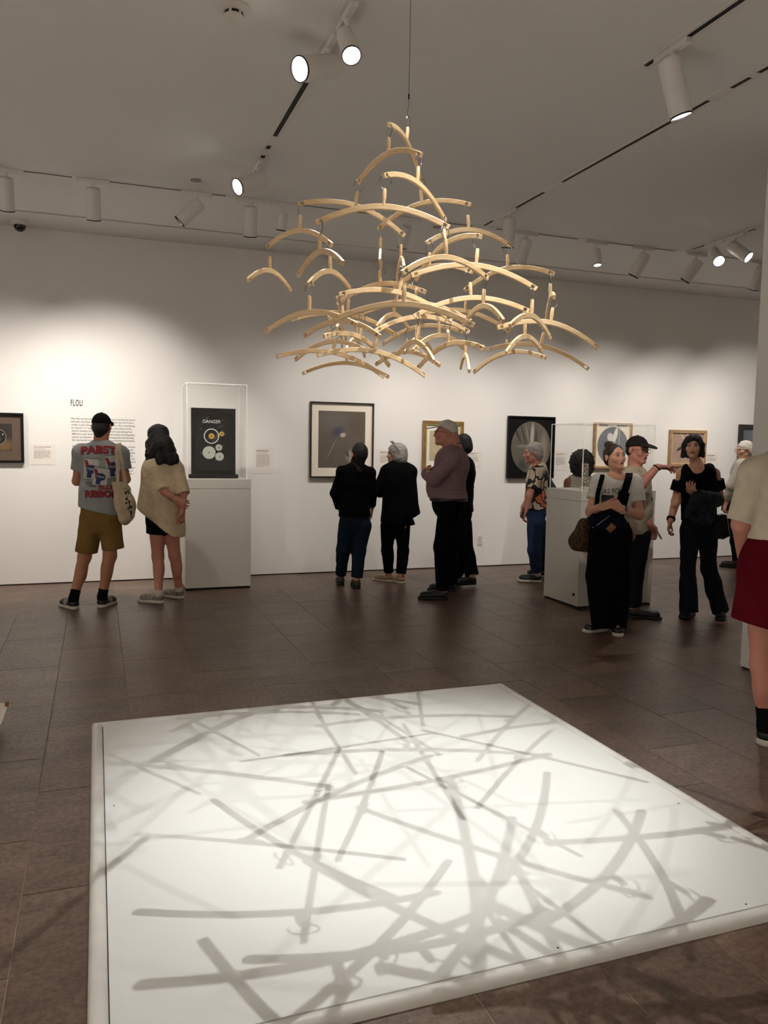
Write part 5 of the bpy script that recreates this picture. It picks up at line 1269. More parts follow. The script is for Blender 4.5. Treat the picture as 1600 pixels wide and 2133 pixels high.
def stripes():
    n = N('pink_striped_cotton'); v = n.coord('Object'); w = n.n('ShaderNodeTexWave', bands_direction='Z'); w.inputs['Scale'].default_value = 24; w.inputs['Distortion'].default_value = 0.8; w.inputs['Detail'].default_value = 1; n.l(v, w.inputs[0])
    n.l(n.ramp(w.outputs['Fac'], [(0.35, lin('#5b3c42')), (0.6, lin('#937d80'))]), n.b.inputs['Base Color']); setp(n.b, Roughness=0.9); n.bump(n.noise(v, 9, 3), 0.3, 0.02); return n.m
M['striped'] = stripes(); shirt = G.add('shirt', D, M['striped'], 0.0075)
D = Sdf(); D.cap(G.J['nb'] + z0 * 0.012 + r0 * 0.01, G.J['nb'] + z0 * 0.042 + r0 * 0.015, 0.083, 0.078, 0.01); D.ell(G.J['nb'] + z0 * 0.07, (0.071, 0.07, 0.08), None, 0.01, sub=True); D.cut(G.J['nb'] + z0 * 0.052 + r0 * 0.02, z0 - r0 * 0.5); G.add('collar', D, M['striped'], 0.005, parent=shirt)
D = Sdf(); D.cap(G.J['pel'] + z0 * 0.0, G.J['pel'] - z0 * 0.05, 0.172, 0.175, 0.04, G.F, 0.92)
G.leg(D, 'l', 0.012, 1.97, wk=0.082, wa=0.070); G.leg(D, 'r', 0.012, 1.97, wk=0.080, wa=0.068); D.cap(G.J['pel'] - z0 * 0.03, G.J['pel'] + z0 * 0.03, 0.178, 0.178, 0.03, G.F, 0.94); D.cut(G.J['pel'] + z0 * 0.012, z0); D.disp(folds(0.003, 24, 6)); G.add('trousers', D, M['trouser_black'], 0.0075)
D = Sdf(); D.cap(G.J['pel'] + z0 * 0.004, G.J['pel'] - z0 * 0.026, 0.190, 0.190, 0.03, G.F, 0.95, cuta=0.0, cutb=0.0); D.ell(G.P(915, 1040), (0.085, 0.13, 0.03), None, 0.03); D.cut(G.J['pel'] + z0 * 0.006, z0); D.cut(G.J['pel'] - z0 * 0.030, -z0); G.add('belt', D, M['black_leather'], 0.006)
G.shoes(M['shoe_black'], M['sole_black'], L=0.30, sole=0.028, top=0.09, boot=0.02)
c = G.cap_hat(M['cap_grey'], brim=0.085, up=0.0, low=0.42)
G.glasses(M['black_leather'])
D = Sdf(); D.ell(G.H(0, -0.030, -0.012), (0.0765, 0.080, 0.06), G.hframe(), 0.01); D.cut(G.H(0, -0.012, 0), G.hf); G.add('hair', D, M['hair_grey'], 0.006)

# ---- dark figure just behind him
Hh = Fig((962, 1218), 'person all in black with bowed dark head, half hidden behind the pale-capped man', 0.96, -50)
Hh.joints(nb=(962, 952, 0), sl=(948, 970, -0.10), sr=(972, 968, 0.12), el=(952, 1015, -0.12), er=(976, 1014, 0.12), wl=(945, 1045, 0.1), wr=(962, 1050, 0.25), che=(965, 985), wai=(962, 1030), pel=(960, 1068),
          hl=(953, 1090, -0.06), hr=(965, 1090, 0.07), kl=(952, 1150, -0.05), kr=(972, 1150, 0.02))
Hh.feet(l=((962, 1213), (934, 1212)), r=((992, 1221), (952, 1223), 0.02))
Hh.head((964, 927, 0.0), -40, -22)
D = Sdf(); Hh.torso(D); [Hh.arm(D, s) for s in 'lr']; [Hh.leg(D, s) for s in 'lr']; Hh.head_sdf(D, 0.05); Hh.hand(D, 'l', f0 - z0 * 0.3, -z0, 0.5); Hh.hand(D, 'r', f0 - z0 * 0.3, -z0, 0.5); Hh.foot(D, 'l'); Hh.foot(D, 'r'); Hh.add('body', D, M['skin_fair'], 0.008)
D = Sdf(); Hh.torso(D, 0.02, 0.05); D.ell(Hh.P(970, 985, 0), (0.075, 0.14, 0.14), None, 0.05); [Hh.arm(D, s, 0.018, 1.9, 0.03) for s in 'lr']; D.cut(Hh.P(960, 1066), -z0); D.disp(folds(0.004, 20, 2)); Hh.add('jacket', D, M['black_cloth'], 0.008)
D = Sdf(); D.cap(Hh.J['pel'], Hh.J['pel'] + z0 * 0.05, 0.15, 0.145, 0.04, Hh.F, 0.75); [Hh.leg(D, s, 0.012, 1.97, wk=0.078, wa=0.075) for s in 'lr']; D.disp(folds(0.003, 24, 8)); Hh.add('trousers', D, M['trouser_black'], 0.008)
D = Sdf(); fr = Hh.hframe(); D.ell(Hh.H(0, -0.018, 0.022), (0.085, 0.102, 0.098), fr, 0.02); D.ell(Hh.H(0, -0.05, -0.045), (0.07, 0.06, 0.07), fr, 0.03); D.ell(Hh.H(0, 0.082, -0.035), (0.058, 0.055, 0.08), fr, 0.015, sub=True); Hh.add('hair', D, M['hair_black'], 0.0065)
Hh.shoes(M['shoe_black'], M['sole_black'], L=0.28, sole=0.026)

# ---- grey-haired visitor in a floral shirt
def floral():
    n = N('floral_print'); v = n.coord('Object')
    d = n.n('ShaderNodeTexNoise'); d.inputs['Scale'].default_value = 7; n.l(v, d.inputs['Vector'])
    mx = n.mix(0.16, v, d.outputs['Color']); vo = n.n('ShaderNodeTexVoronoi'); vo.inputs['Scale'].default_value = 9.5; n.l(mx, vo.inputs['Vector'])
    vd = n.n('ShaderNodeTexVoronoi', feature='DISTANCE_TO_EDGE'); vd.inputs['Scale'].default_value = 9.5; n.l(mx, vd.inputs['Vector'])
    sp = n.n('ShaderNodeSeparateColor'); n.l(vo.outputs['Color'], sp.inputs[0])
    r_ = n.n('ShaderNodeValToRGB'); r_.color_ramp.interpolation = 'CONSTANT'
    for i in range(3): r_.color_ramp.elements.new(0.5)
    for e, (p, c) in zip(r_.color_ramp.elements, ((0, '#b9a894'), (0.42, '#c06a48'), (0.6, '#1f1a1c'), (0.74, '#c9b7a4'), (0.9, '#b88a5c'))): e.position = p; e.color = lin(c)
    n.l(sp.outputs[0], r_.inputs[0])
    edge = n.ramp(vd.outputs['Distance'], [(0.05, lin('#17131a')), (0.075, (1, 1, 1, 1))])
    n.l(n.mix(1.0, r_.outputs[0], edge, 'MULTIPLY'), n.b.inputs['Base Color']); setp(n.b, Roughness=0.85); return n.m
I_ = Fig((1110, 1213), 'grey-haired visitor in a floral shirt and blue jeans, in profile facing left', 0.95, -82)
I_.joints(nb=(1119, 967, 0), sl=(1121, 983, -0.14), sr=(1121, 983, 0.16), el=(1102, 1034, -0.20), er=(1104, 1034, 0.15), wl=(1095, 1063, -0.20), wr=(1090, 1056, 0.12), che=(1120, 1000), wai=(1118, 1038), pel=(1117, 1070),
          hl=(1115, 1088, -0.08), hr=(1120, 1088, 0.09), kl=(1113, 1145, -0.07), kr=(1124, 1145, 0.12))
I_.feet(l=((1128, 1213), (1085, 1211)), r=((1142, 1203), (1108, 1200)))
I_.head((1111, 943, 0.0), -86, -4)
D = Sdf(); I_.torso(D); [I_.arm(D, s) for s in 'lr']; [I_.leg(D, s) for s in 'lr']; I_.head_sdf(D, 0.052); I_.hand(D, 'l', -z0 - r0 * 0.25, r0, 0.9); I_.hand(D, 'r', -z0 - r0 * 0.3, r0, 0.8); I_.foot(D, 'l'); I_.foot(D, 'r'); I_.add('body', D, M['skin_rosy'], 0.0065)
D = Sdf(); I_.torso(D, 0.024, 0.05, depth=0.72); D.cap(I_.P(1118, 1010), I_.P(1117, 1062), 0.155, 0.165, 0.05, I_.F, 0.72); [I_.arm(D, s, 0.030, 0.72, 0.03) for s in 'lr']; D.cut(I_.P(1117, 1060), -z0); D.disp(folds(0.004, 18, 5)); D.ell(I_.J['nb'] + z0 * 0.04, (0.065, 0.065, 0.05), None, 0.01, sub=True); I_.add('shirt', D, floral(), 0.0075)
D = Sdf(); D.cap(I_.J['pel'], I_.J['pel'] + z0 * 0.05, 0.15, 0.145, 0.04, I_.F, 0.75); [I_.leg(D, s, 0.010, 1.90, wk=0.073, wa=0.062) for s in 'lr']; D.disp(folds(0.003, 24, 8)); I_.add('jeans', D, M['denim_blue'], 0.0075)
D = Sdf(); fr = I_.hframe(); D.ell(I_.H(0, -0.016, 0.028), (0.083, 0.100, 0.093), fr, 0.02); D.ell(I_.H(0, -0.045, -0.03), (0.078, 0.066, 0.07), fr, 0.03); D.ell(I_.H(0, 0.082, -0.04), (0.062, 0.066, 0.085), fr, 0.012, sub=True); D.disp(folds(0.002, 70, 5)); I_.add('hair', D, M['hair_grey'], 0.006)
I_.sock('l', M['sock_white'], 0.13, 0.040); I_.sock('r', M['sock_white'], 0.13, 0.040); I_.shoes(M['shoe_black'], M['sole_white'], L=0.27, lace=M['lace_white'], sole=0.028)
ph = empty('phone', I_.P(1092, 1069, -0.22), 'dark phone in the hand of the visitor in a floral shirt', 'phone'); q = MB(); q.box((0, 0, 0), (0.055, 0.009, 0.115), Matrix.Rotation(0.3, 3, 'Y') @ Matrix.Rotation(-YAW, 3, 'Z'), bevel=0.003); q.build('casing', M['black_leather'], ph)
bk = empty('shoulder_bag', I_.P(1142, 1055, -0.02), 'black shoulder bag on the back of the visitor in a floral shirt', 'bag'); bo = V3(*bk.location)
D = Sdf(); D.cap(I_.P(1138, 1000, -0.06), I_.P(1154, 1040, 0.0), 0.06, 0.085, 0.05); D.cap(I_.P(1146, 1030, -0.02), I_.P(1160, 1048, 0.0), 0.07, 0.05, 0.05); D.disp(folds(0.003, 24, 8)); me = D.mesh('pouch', 0.008, bo); link('pouch', me, M['black_leather'], bk)
q = MB(bo); q.strip([I_.P(1133, 985, -0.21), I_.P(1128, 1005, -0.235), I_.P(1126, 1030, -0.235), I_.P(1134, 1050, -0.19)], f0, 0.03, 0.004); q.strip([I_.P(1133, 985, -0.21), I_.P(1134, 974, -0.12), I_.P(1140, 985, 0.0), I_.P(1146, 1000, 0.0)], f0, 0.03, 0.004); q.build('strap', M['black_leather'], bk)

# ---- woman with a big head of curls behind the wide case
Jn = Fig((1209, 1212), 'woman with thick dark curls in a white sleeveless top, behind the wide case', 0.95, -10)
Jn.joints(nb=(1209, 990, 0), sl=(1184, 1005), sr=(1234, 1005), el=(1176, 1045, 0.03), er=(1241, 1045, 0.03), wl=(1186, 1072, 0.18), wr=(1232, 1072, 0.18), che=(1209, 1020), wai=(1209, 1055), pel=(1209, 1088), hl=(1193, 1103), hr=(1225, 1103), kl=(1194, 1150), kr=(1224, 1150))
Jn.feet(l=((1194, 1213), (1189, 1205)), r=((1226, 1213), (1228, 1205)))
Jn.head((1210, 963, 0.0), -8, 0)
D = Sdf(); Jn.torso(D); [Jn.arm(D, s) for s in 'lr']; [Jn.leg(D, s) for s in 'lr']; Jn.head_sdf(D, 0.048); Jn.hand(D, 'l', f0, r0, 0.5, thumb=-1.0); Jn.hand(D, 'r', f0, -r0, 0.5); Jn.foot(D, 'l'); Jn.foot(D, 'r'); Jn.add('body', D, M['skin_brown'], 0.008)
D = Sdf(); Jn.torso(D, 0.016, 0.05); D.cut(Jn.P(1209, 1092), -z0)
for s in 'lr': D.ell(Jn.J['s' + s] + (Jn.J['s' + s] - Jn.J['che']) * 0.25 - z0 * 0.02, (0.055, 0.12, 0.10), [r0, f0, z0], 0.01, sub=True)
D.ell(Jn.J['nb'] + z0 * 0.03, (0.075, 0.075, 0.06), None, 0.01, sub=True); D.disp(folds(0.003, 22, 3)); Jn.add('sleeveless_top', D, M['tank_white'], 0.0075)
D = Sdf(); D.cap(Jn.J['pel'], Jn.J['pel'] + z0 * 0.05, 0.155, 0.15, 0.04, Jn.F, 0.7); [Jn.leg(D, s, 0.012, 1.94, wk=0.078, wa=0.065) for s in 'lr']; Jn.add('trousers', D, M['trouser_black'], 0.008)
D = Sdf(); fr = Jn.hframe(); D.ell(Jn.H(0, -0.03, 0.01), (0.135, 0.135, 0.135), fr, 0.03); D.ell(Jn.H(0, -0.045, -0.07), (0.125, 0.10, 0.10), fr, 0.04); D.ell(Jn.H(0, 0.12, -0.03), (0.065, 0.075, 0.09), fr, 0.015, sub=True); D.disp(curls(0.011, 95)); Jn.add('hair', D, M['hair_dark_grey'], 0.0065)
Jn.shoes(M['shoe_black'], M['sole_black'], L=0.25, top=0.06)

# ---- woman at far right in a pale shirt
Kk = Fig((1527, 1184), 'white-haired visitor with glasses and pale shirt, beside the middle wall', 0.97, -96)
Kk.joints(nb=(1552, 962, 0), sl=(1543, 972, -0.15), sr=(1545, 972, 0.15), el=(1522, 1015, -0.18), er=(1524, 1015, 0.15), wl=(1514, 1046, -0.15), wr=(1512, 1045, 0.14), che=(1546, 990), wai=(1541, 1030), pel=(1536, 1065),
          hl=(1532, 1085, -0.08), hr=(1538, 1085, 0.08), kl=(1533, 1128, -0.05), kr=(1548, 1128, 0.1))
Kk.feet(l=((1543, 1184), (1511, 1181)), r=((1566, 1178), (1532, 1175)))
Kk.head((1551, 937, 0.0), -98, -6)
D = Sdf(); Kk.torso(D); [Kk.arm(D, s) for s in 'lr']; [Kk.leg(D, s) for s in 'lr']; Kk.head_sdf(D, 0.052); Kk.hand(D, 'l', -z0 - r0 * 0.3, r0, 0.7); Kk.hand(D, 'r', -z0 - r0 * 0.3, r0, 0.7); Kk.foot(D, 'l'); Kk.foot(D, 'r'); Kk.add('body', D, M['skin_fair'], 0.0075)
D = Sdf(); Kk.torso(D, 0.02, 0.05, depth=0.74); [Kk.arm(D, s, 0.024, 1.86, 0.03) for s in 'lr']; D.cut(Kk.P(1536, 1058), -z0); D.disp(folds(0.004, 20, 5)); D.ell(Kk.J['nb'] + z0 * 0.035, (0.065, 0.065, 0.05), None, 0.01, sub=True); Kk.add('shirt', D, M['shirt_pale'], 0.0075)
D = Sdf(); D.cap(Kk.P(1530, 1042), Kk.P(1527, 1066), 0.165, 0.172, 0.04, Kk.F, 0.76, cuta=0.0, cutb=0.0); D.disp(folds(0.004, 26, 5))
def dotted():
    n = N('black_floral'); v = n.coord('Object'); vo = n.n('ShaderNodeTexVoronoi'); vo.inputs['Scale'].default_value = 26; n.l(v, vo.inputs['Vector']); n.l(n.ramp(vo.outputs['Distance'], [(0.16, lin('#8d8578')), (0.22, lin('#0c0b0c'))]), n.b.inputs['Base Color']); setp(n.b, Roughness=0.85); return n.m
Kk.add('waist_wrap', D, dotted(), 0.007)
D = Sdf(); D.cap(Kk.J['pel'], Kk.J['pel'] + z0 * 0.05, 0.15, 0.145, 0.04, Kk.F, 0.72); [Kk.leg(D, s, 0.010, 1.95, wk=0.066, wa=0.055) for s in 'lr']; D.disp(folds(0.003, 24, 8)); Kk.add('trousers', D, M['trouser_black'], 0.008)
D = Sdf(); fr = Kk.hframe(); D.ell(Kk.H(0, -0.018, 0.026), (0.084, 0.102, 0.094), fr, 0.02); D.ell(Kk.H(0, -0.05, -0.03), (0.078, 0.066, 0.075), fr, 0.03); D.ell(Kk.H(0, -0.10, -0.01), (0.04, 0.035, 0.045), fr, 0.015); D.ell(Kk.H(0, 0.086, -0.038), (0.062, 0.066, 0.085), fr, 0.012, sub=True); D.disp(folds(0.0025, 80, 5)); Kk.add('hair', D, M['hair_white'], 0.006)
Kk.glasses(M['black_metal']); Kk.shoes(M['shoe_grey'] if False else mat('charcoal_shoe', '#2c2c2c', 0.6), M['sole_black'], L=0.26, lace=M['lace_white'])

# ---- visitor cropped by the right edge, in an oatmeal T-shirt and burgundy skirt
Lm = Fig((1606, 1552), 'person in an oatmeal T-shirt and burgundy skirt, cut off by the right edge', 1.0, 8)
Lm.joints(nb=(1645, 938, 0), sl=(1573, 985, 0.0), sr=(1716, 990, 0.05), el=(1544, 1092, 0.02), er=(1742, 1098, 0.05), wl=(1552, 1176, 0.20), wr=(1720, 1190, 0.2), che=(1643, 1020), wai=(1640, 1115), pel=(1632, 1205),
          hl=(1592, 1240, 0.02), hr=(1672, 1240, 0.02), kl=(1588, 1385, 0.03), kr=(1680, 1385, 0.1))
Lm.feet(l=((1592, 1556), (1612, 1515)), r=((1720, 1530), (1740, 1490)))
Lm.head((1648, 880, 0.02), 6, 0)
D = Sdf(); Lm.torso(D); [Lm.arm(D, s, w=1.12) for s in 'lr']; [Lm.leg(D, s) for s in 'lr']; Lm.head_sdf(D, 0.056); Lm.hand(D, 'l', -z0 * 0.7 + f0 * 0.6 + r0 * 0.3, r0, 0.6, thumb=-1.0); Lm.hand(D, 'r', -z0 * 0.7 + f0 * 0.6, -r0, 0.6); Lm.foot(D, 'l'); Lm.foot(D, 'r'); Lm.add('body', D, M['skin_rosy'], 0.006)
D = Sdf(); Lm.torso(D, 0.024, 0.06); D.cap(Lm.P(1640, 1020), Lm.P(1638, 1120), 0.175, 0.172, 0.06, Lm.F, 0.68); [Lm.arm(D, s, 0.030, 0.94, 0.035) for s in 'lr']; D.cut(Lm.P(1600, 1122), V3(*(-z0 - r0 * 0.0))); D.disp(folds(0.004, 15, 9)); D.ell(Lm.J['nb'] + z0 * 0.03, (0.07, 0.07, 0.055), None, 0.01, sub=True); Lm.add('t_shirt', D, M['oat_tee'], 0.0065)
D = Sdf(); D.cap(Lm.P(1638, 1112), Lm.P(1634, 1180), 0.168, 0.215, 0.05, Lm.F, 0.72); D.cap(Lm.P(1634, 1180), Lm.P(1640, 1320), 0.215, 0.285, 0.05, Lm.F, 0.66); D.cut(Lm.P(1560, 1296), V3(*(-z0 + r0 * -0.20))); D.cut(Lm.P(1600, 1108), z0); D.disp(folds(0.006, 11, 4)); sk = Lm.add('skirt', D, M['burgundy'], 0.007)
D = Sdf(); D.cap(Lm.P(1638, 1112), Lm.P(1637, 1138), 0.178, 0.186, 0.03, Lm.F, 0.73, cuta=0.0, cutb=0.0); D.disp(folds(0.002, 20, 4)); Lm.add('waistband', D, M['burgundy'], 0.006, parent=sk)
Lm.sock('l', M['sock_black'], 0.20, 0.045); Lm.sock('r', M['sock_black'], 0.20, 0.045); Lm.shoes(M['shoe_black'], M['sole_white'], L=0.29, sole=0.034, w=0.046)
D = Sdf(); fr = Lm.hframe(); D.ell(Lm.H(0, -0.018, 0.024), (0.082, 0.100, 0.094), fr, 0.02); D.ell(Lm.H(0, 0.085, -0.035), (0.064, 0.066, 0.085), fr, 0.012, sub=True); D.ell(Lm.H(0, -0.05, -0.03), (0.074, 0.058, 0.06), fr, 0.03); Lm.add('hair', D, M['hair_brown'], 0.006)
# ---- young woman with a bun, facing the viewer
O = Fig((1264, 1318), 'young woman with a bun, white T-shirt and wide black trousers, looking up to the right', 0.95, 160)
O.joints(nb=(1285, 992, 0.02), sl=(1250, 1004, 0.0), sr=(1320, 1005, 0.0), el=(1231, 1066, -0.06), er=(1331, 1072, -0.06), wl=(1249, 1057, -0.27), wr=(1295, 1061, -0.27), che=(1284, 1030), wai=(1278, 1066), pel=(1272, 1100),
         hl=(1252, 1112), hr=(1290, 1112), kl=(1250, 1200, -0.03), kr=(1288, 1200, 0.0))
O.feet(l=((1266, 1313), (1226, 1317)), r=((1285, 1313), (1288, 1330)))
O.head((1281, 951, -0.02), 161, 6, 4, 0.92)
D = Sdf(); O.torso(D); [O.arm(D, s, w=1.08) for s in 'lr']; [O.leg(D, s) for s in 'lr']; O.head_sdf(D, 0.046, 1.0)
O.hand(D, 'l', r0 * 0.85 + z0 * 0.30 - f0 * 0.15, f0 * 0.4 - z0 * 0.2 + r0 * 0.1, 0.45, spread=0.26, thumb=-1.0); O.hand(D, 'r', -r0 * 0.88 + z0 * 0.42 - f0 * 0.05, f0 * 0.6 - z0 * 0.3, 0.5, spread=0.26, thumb=1.0)
O.foot(D, 'l'); O.foot(D, 'r'); O.add('body', D, M['skin_fair'], 0.0048)
O.face_parts(iris='#33271c', lip='#97564c', brow='#33241b')
D = Sdf(); O.torso(D, 0.016, 0.045); D.cap(O.P(1284, 1030), O.P(1274, 1086), 0.152, 0.152, 0.05, O.F, 0.70); [O.arm(D, s, 0.026, 0.60, 0.03) for s in 'lr']; D.cut(O.P(1274, 1086), -z0); D.ell(O.J['nb'] + z0 * 0.03 - f0 * 0.05, (0.088, 0.088, 0.072), None, 0.012, sub=True); D.disp(folds(0.0035, 22, 3))
tee2 = O.add('t_shirt', D, M['white_tee'], 0.006)
ink = mat('faded_print', '#4f5450', 0.85)
def front_word(s, x0, x1, yb, hpx, tilt=0.0, nm='lettering'):
    p0 = O.P(x0, yb, -0.5); p1 = O.P(x1, yb + tilt, -0.5); hh = abs(O.P(x0, yb - hpx, -0.5)[2] - p0[2]); ob = text_mesh(s, 1.0, ink, nm, tee2, bold=0.01)
    xs = [v.co.x for v in ob.data.vertices]; a, b = min(xs), max(xs)
    for v in ob.data.vertices: v.co = p0 + (p1 - p0) * ((v.co.x - a) / (b - a)) + z0 * hh * v.co.y / 0.72 - O.base
    finer(ob, 3, 0.015); O.project_print(ob, tee2, f0, 0.003)
front_word('GAS FON', 1248, 1299, 1029, 11, -1.5)
q = O.mb()
for i in range(3): q.poly([O.P(1254 + i * 5, 1034 + i * 2, -0.5), O.P(1268 + i * 4, 1030 + i * 3, -0.5), O.P(1268 + i * 4, 1031.2 + i * 3, -0.5), O.P(1254 + i * 5, 1035.2 + i * 2, -0.5)])
ob = q.build('print', ink, tee2); finer(ob, 3, 0.015); O.project_print(ob, tee2, f0, 0.003)
D = Sdf(); D.cap(O.J['pel'] + z0 * 0.0, O.P(1276, 1082), 0.165, 0.145, 0.04, O.F, 0.70)
for s, kn, an in (('l', (1248, 1200, -0.03), (1254, 1303, -0.02)), ('r', (1288, 1200, 0.0), (1283, 1306, 0.03))):
    D.cap(O.J['h' + s], O.P(*kn), 0.104, 0.102, 0.03); D.cap(O.P(*kn), O.P(*an), 0.102, 0.086, 0.03, cutb=0.0)
D.disp(folds(0.005, 15, 6)); O.add('trousers', D, M['trouser_black'], 0.007)
O.shoes(M['shoe_black'], M['sole_white'], L=0.25, top=0.065, sole=0.028)
q = O.mb()                                                      # pale tongues of the canvas shoes
for s in 'lr':
    h, t, _ = O.ft[s]; c = np.cross(z0, t); q.strip([h + t * 0.12 + z0 * 0.082, h + t * 0.17 + z0 * 0.068, h + t * 0.20 + z0 * 0.060], [c] * 3, 0.02, 0.004)
q.build('shoe_stripe', M['sole_white'], O.root)
D = Sdf(O.hs); fr = O.hframe(); D.ell(O.H(0, -0.022, 0.030), (0.081, 0.098, 0.090), fr, 0.02); D.ell(O.H(0, -0.05, -0.02), (0.074, 0.06, 0.07), fr, 0.02); D.ell(O.H(0.0, -0.072, 0.104), (0.042, 0.040, 0.040), fr, 0.012)
D.ell(O.H(0, 0.090, -0.022), (0.070, 0.072, 0.092), fr, 0.012, sub=True); D.disp(folds(0.0016, 90, 2)); hr = O.add('hair', D, M['hair_brown'], 0.005)
q = O.mb(); q.tube([O.H(0.026 * math.cos(t), -0.062 + 0.02 * math.sin(t), 0.079 + 0.008 * math.sin(t)) for t in np.linspace(0, 2 * PI, 19)[:-1]], 0.006, 6, close=True); q.build('hair_tie', mat('tan_tie', '#8a6a50', 0.8), hr, smooth=True)
q = O.mb()
for i in range(5):
    a_ = i * 1.25; q.tube([O.H(0.03 * math.cos(a_), -0.072, 0.125 + 0.01 * math.sin(a_)), O.H(0.05 * math.cos(a_), -0.075, 0.138 + 0.006 * math.sin(a_ * 1.7)), O.H(0.062 * math.cos(a_), -0.08, 0.128 + 0.012 * math.sin(a_ * 2.1))], [0.0022, 0.0016, 0.0008], 5)
q.build('loose_strands', M['hair_brown'], hr, smooth=True)
# watch on her wrist
w_ = O.J['wr']; u = unit(O.J['er'] - w_); n1 = unit(np.cross(u, z0)); n2 = np.cross(u, n1); cw = w_ + u * 0.012
wt_ = empty('wrist_watch', cw, 'square black watch with a pale strap on the wrist of the young woman', 'watch'); q = MB(cw)
q.tube([cw + (n1 * math.cos(t) + n2 * math.sin(t)) * 0.0315 for t in np.linspace(0, 2 * PI, 25)[:-1]], 0.005, 6, close=True); q.build('strap', M['sole_white'], wt_, smooth=True)
fd = unit(-f0 + z0 * 0.25 + r0 * 0.2); fd = unit(fd - u * (fd @ u)); q = MB(cw); Rm = Matrix((Vector(u), Vector(np.cross(fd, u)), Vector(fd))).transposed(); q.box(cw + fd * 0.037, (0.034, 0.040, 0.009), Rm, bevel=0.003); q.build('watch_case', M['black_leather'], wt_)
# phone held in both hands
pp = O.P(1266, 1041, -0.262); pn = empty('phone', pp, 'dark phone with camera lenses held in both hands by the young woman', 'phone')
Rp = Matrix((Vector(r0), Vector(unit(f0 * 0.25 + z0 * 0.95)), Vector(unit(np.cross(r0, unit(f0 * 0.25 + z0 * 0.95)))))).transposed(); q = MB(pp); q.box(pp, (0.10, 0.072, 0.009), Rp, bevel=0.003); q.build('casing', M['black_leather'], pn)
q = MB(pp); q.box(pp + np.array(Rp @ Vector((-0.030, 0.022, 0.006))), (0.032, 0.034, 0.004), Rp, bevel=0.001); q.build('lens_block', mat('blue_lens', '#121a3a', 0.2), pn)
# black sling bag across her front
sb = empty('sling_bag', O.P(1270, 1090, -0.18), 'black sling bag with a tan leather patch across the front of the young woman', 'bag'); so = V3(*sb.location)
D = Sdf(); D.cap(O.P(1240, 1082, -0.17), O.P(1292, 1062, -0.17), 0.05, 0.045, 0.04); D.cap(O.P(1243, 1094, -0.17), O.P(1290, 1092, -0.185), 0.055, 0.06, 0.05); D.cap(O.P(1270, 1076, -0.17), O.P(1274, 1100, -0.18), 0.07, 0.07, 0.05, f0, 0.8); D.disp(folds(0.003, 24, 4)); link('pouch', D.mesh('pouch', 0.007, so), M['navy'], sb)
bco = sb.children[0].data; bvb = BVHTree.FromPolygons([v.co.copy() for v in bco.vertices], [tuple(p.vertices) for p in bco.polygons])
def on_bag(px, py, off=0.002):
    p = O.P(px, py, -0.6) - so; h_ = bvb.ray_cast(Vector(p), Vector(unit(O.P(px, py, 0.3) - O.P(px, py, -0.6)))); return (np.array(h_[0]) - f0 * off + so) if h_[0] is not None else O.P(px, py, -0.25)
q = MB(so); q.poly([on_bag(x, y, 0.004) for x, y in ((1262, 1101), (1274, 1089), (1284, 1098), (1271, 1110))], (-f0 * 0.003)); q.build('leather_patch', M['leather'], sb)
q = MB(so); q.tube([on_bag(x, y, 0.003) for x, y in ((1234, 1099), (1246, 1092), (1258, 1083), (1270, 1074))], 0.003, 6); q.build('zip', M['chrome'], sb, smooth=True)
q = MB(so); sp_ = [O.P(1292, 1066, -0.22), O.P(1296, 1045, -0.205), O.P(1301, 1025, -0.19), O.P(1306, 1008, -0.165), O.P(1310, 995, -0.115), O.P(1311, 986, -0.03), O.P(1311, 986, 0.03), O.P(1311, 996, 0.10)]
q.strip(sp_[:3], r0, 0.085, 0.012); q.strip(sp_[2:], r0, 0.055, 0.006); q.build('strap', M['black_cloth'], sb)
q = MB(so); q.strip([O.P(1243, 1084, -0.22), O.P(1243, 1060, -0.14), O.P(1245, 1030, -0.135), O.P(1250, 1010, -0.12), O.P(1254, 996, -0.085), O.P(1256, 986, -0.02), O.P(1256, 987, 0.03), O.P(1256, 996, 0.09)], r0, 0.036, 0.005); q.build('strap', M['black_cloth'], sb)
# leopard bag at her side
def leopard():
    n = N('leopard_print'); v = n.coord('Object'); vo = n.n('ShaderNodeTexVoronoi', feature='DISTANCE_TO_EDGE'); vo.inputs['Scale'].default_value = 38; n.l(v, vo.inputs['Vector']); nz = n.noise(v, 50, 2)
    n.l(n.ramp(n.math('ADD', vo.outputs['Distance'], n.math('MULTIPLY', nz, 0.25)), [(0.2, lin('#5c3f26')), (0.26, lin('#120d0a'))]), n.b.inputs['Base Color']); setp(n.b, Roughness=0.8); return n.m
lb = empty('leopard_bag', O.P(1208, 1140, 0.05), 'soft leopard print bag hanging at the side of the young woman', 'bag'); lo_ = V3(*lb.location)
D = Sdf(); D.cap(O.P(1216, 1092, 0.05), O.P(1204, 1128, 0.05), 0.045, 0.06, 0.05); D.cap(O.P(1200, 1128, 0.05), O.P(1226, 1136, 0.06), 0.055, 0.055, 0.05); D.cap(O.P(1222, 1100, 0.06), O.P(1226, 1132, 0.06), 0.05, 0.06, 0.05); D.disp(folds(0.005, 22, 7)); link('pouch', D.mesh('pouch', 0.0075, lo_), leopard(), lb)
q = MB(lo_); q.strip([O.P(1214, 1098, 0.03), O.P(1226, 1080, 0.05), O.P(1240, 1066, 0.09), O.P(1250, 1030, 0.12), O.P(1254, 1002, 0.10), O.P(1253, 995, 0.02)], r0, 0.03, 0.005); q.build('strap', M['black_leather'], lb)

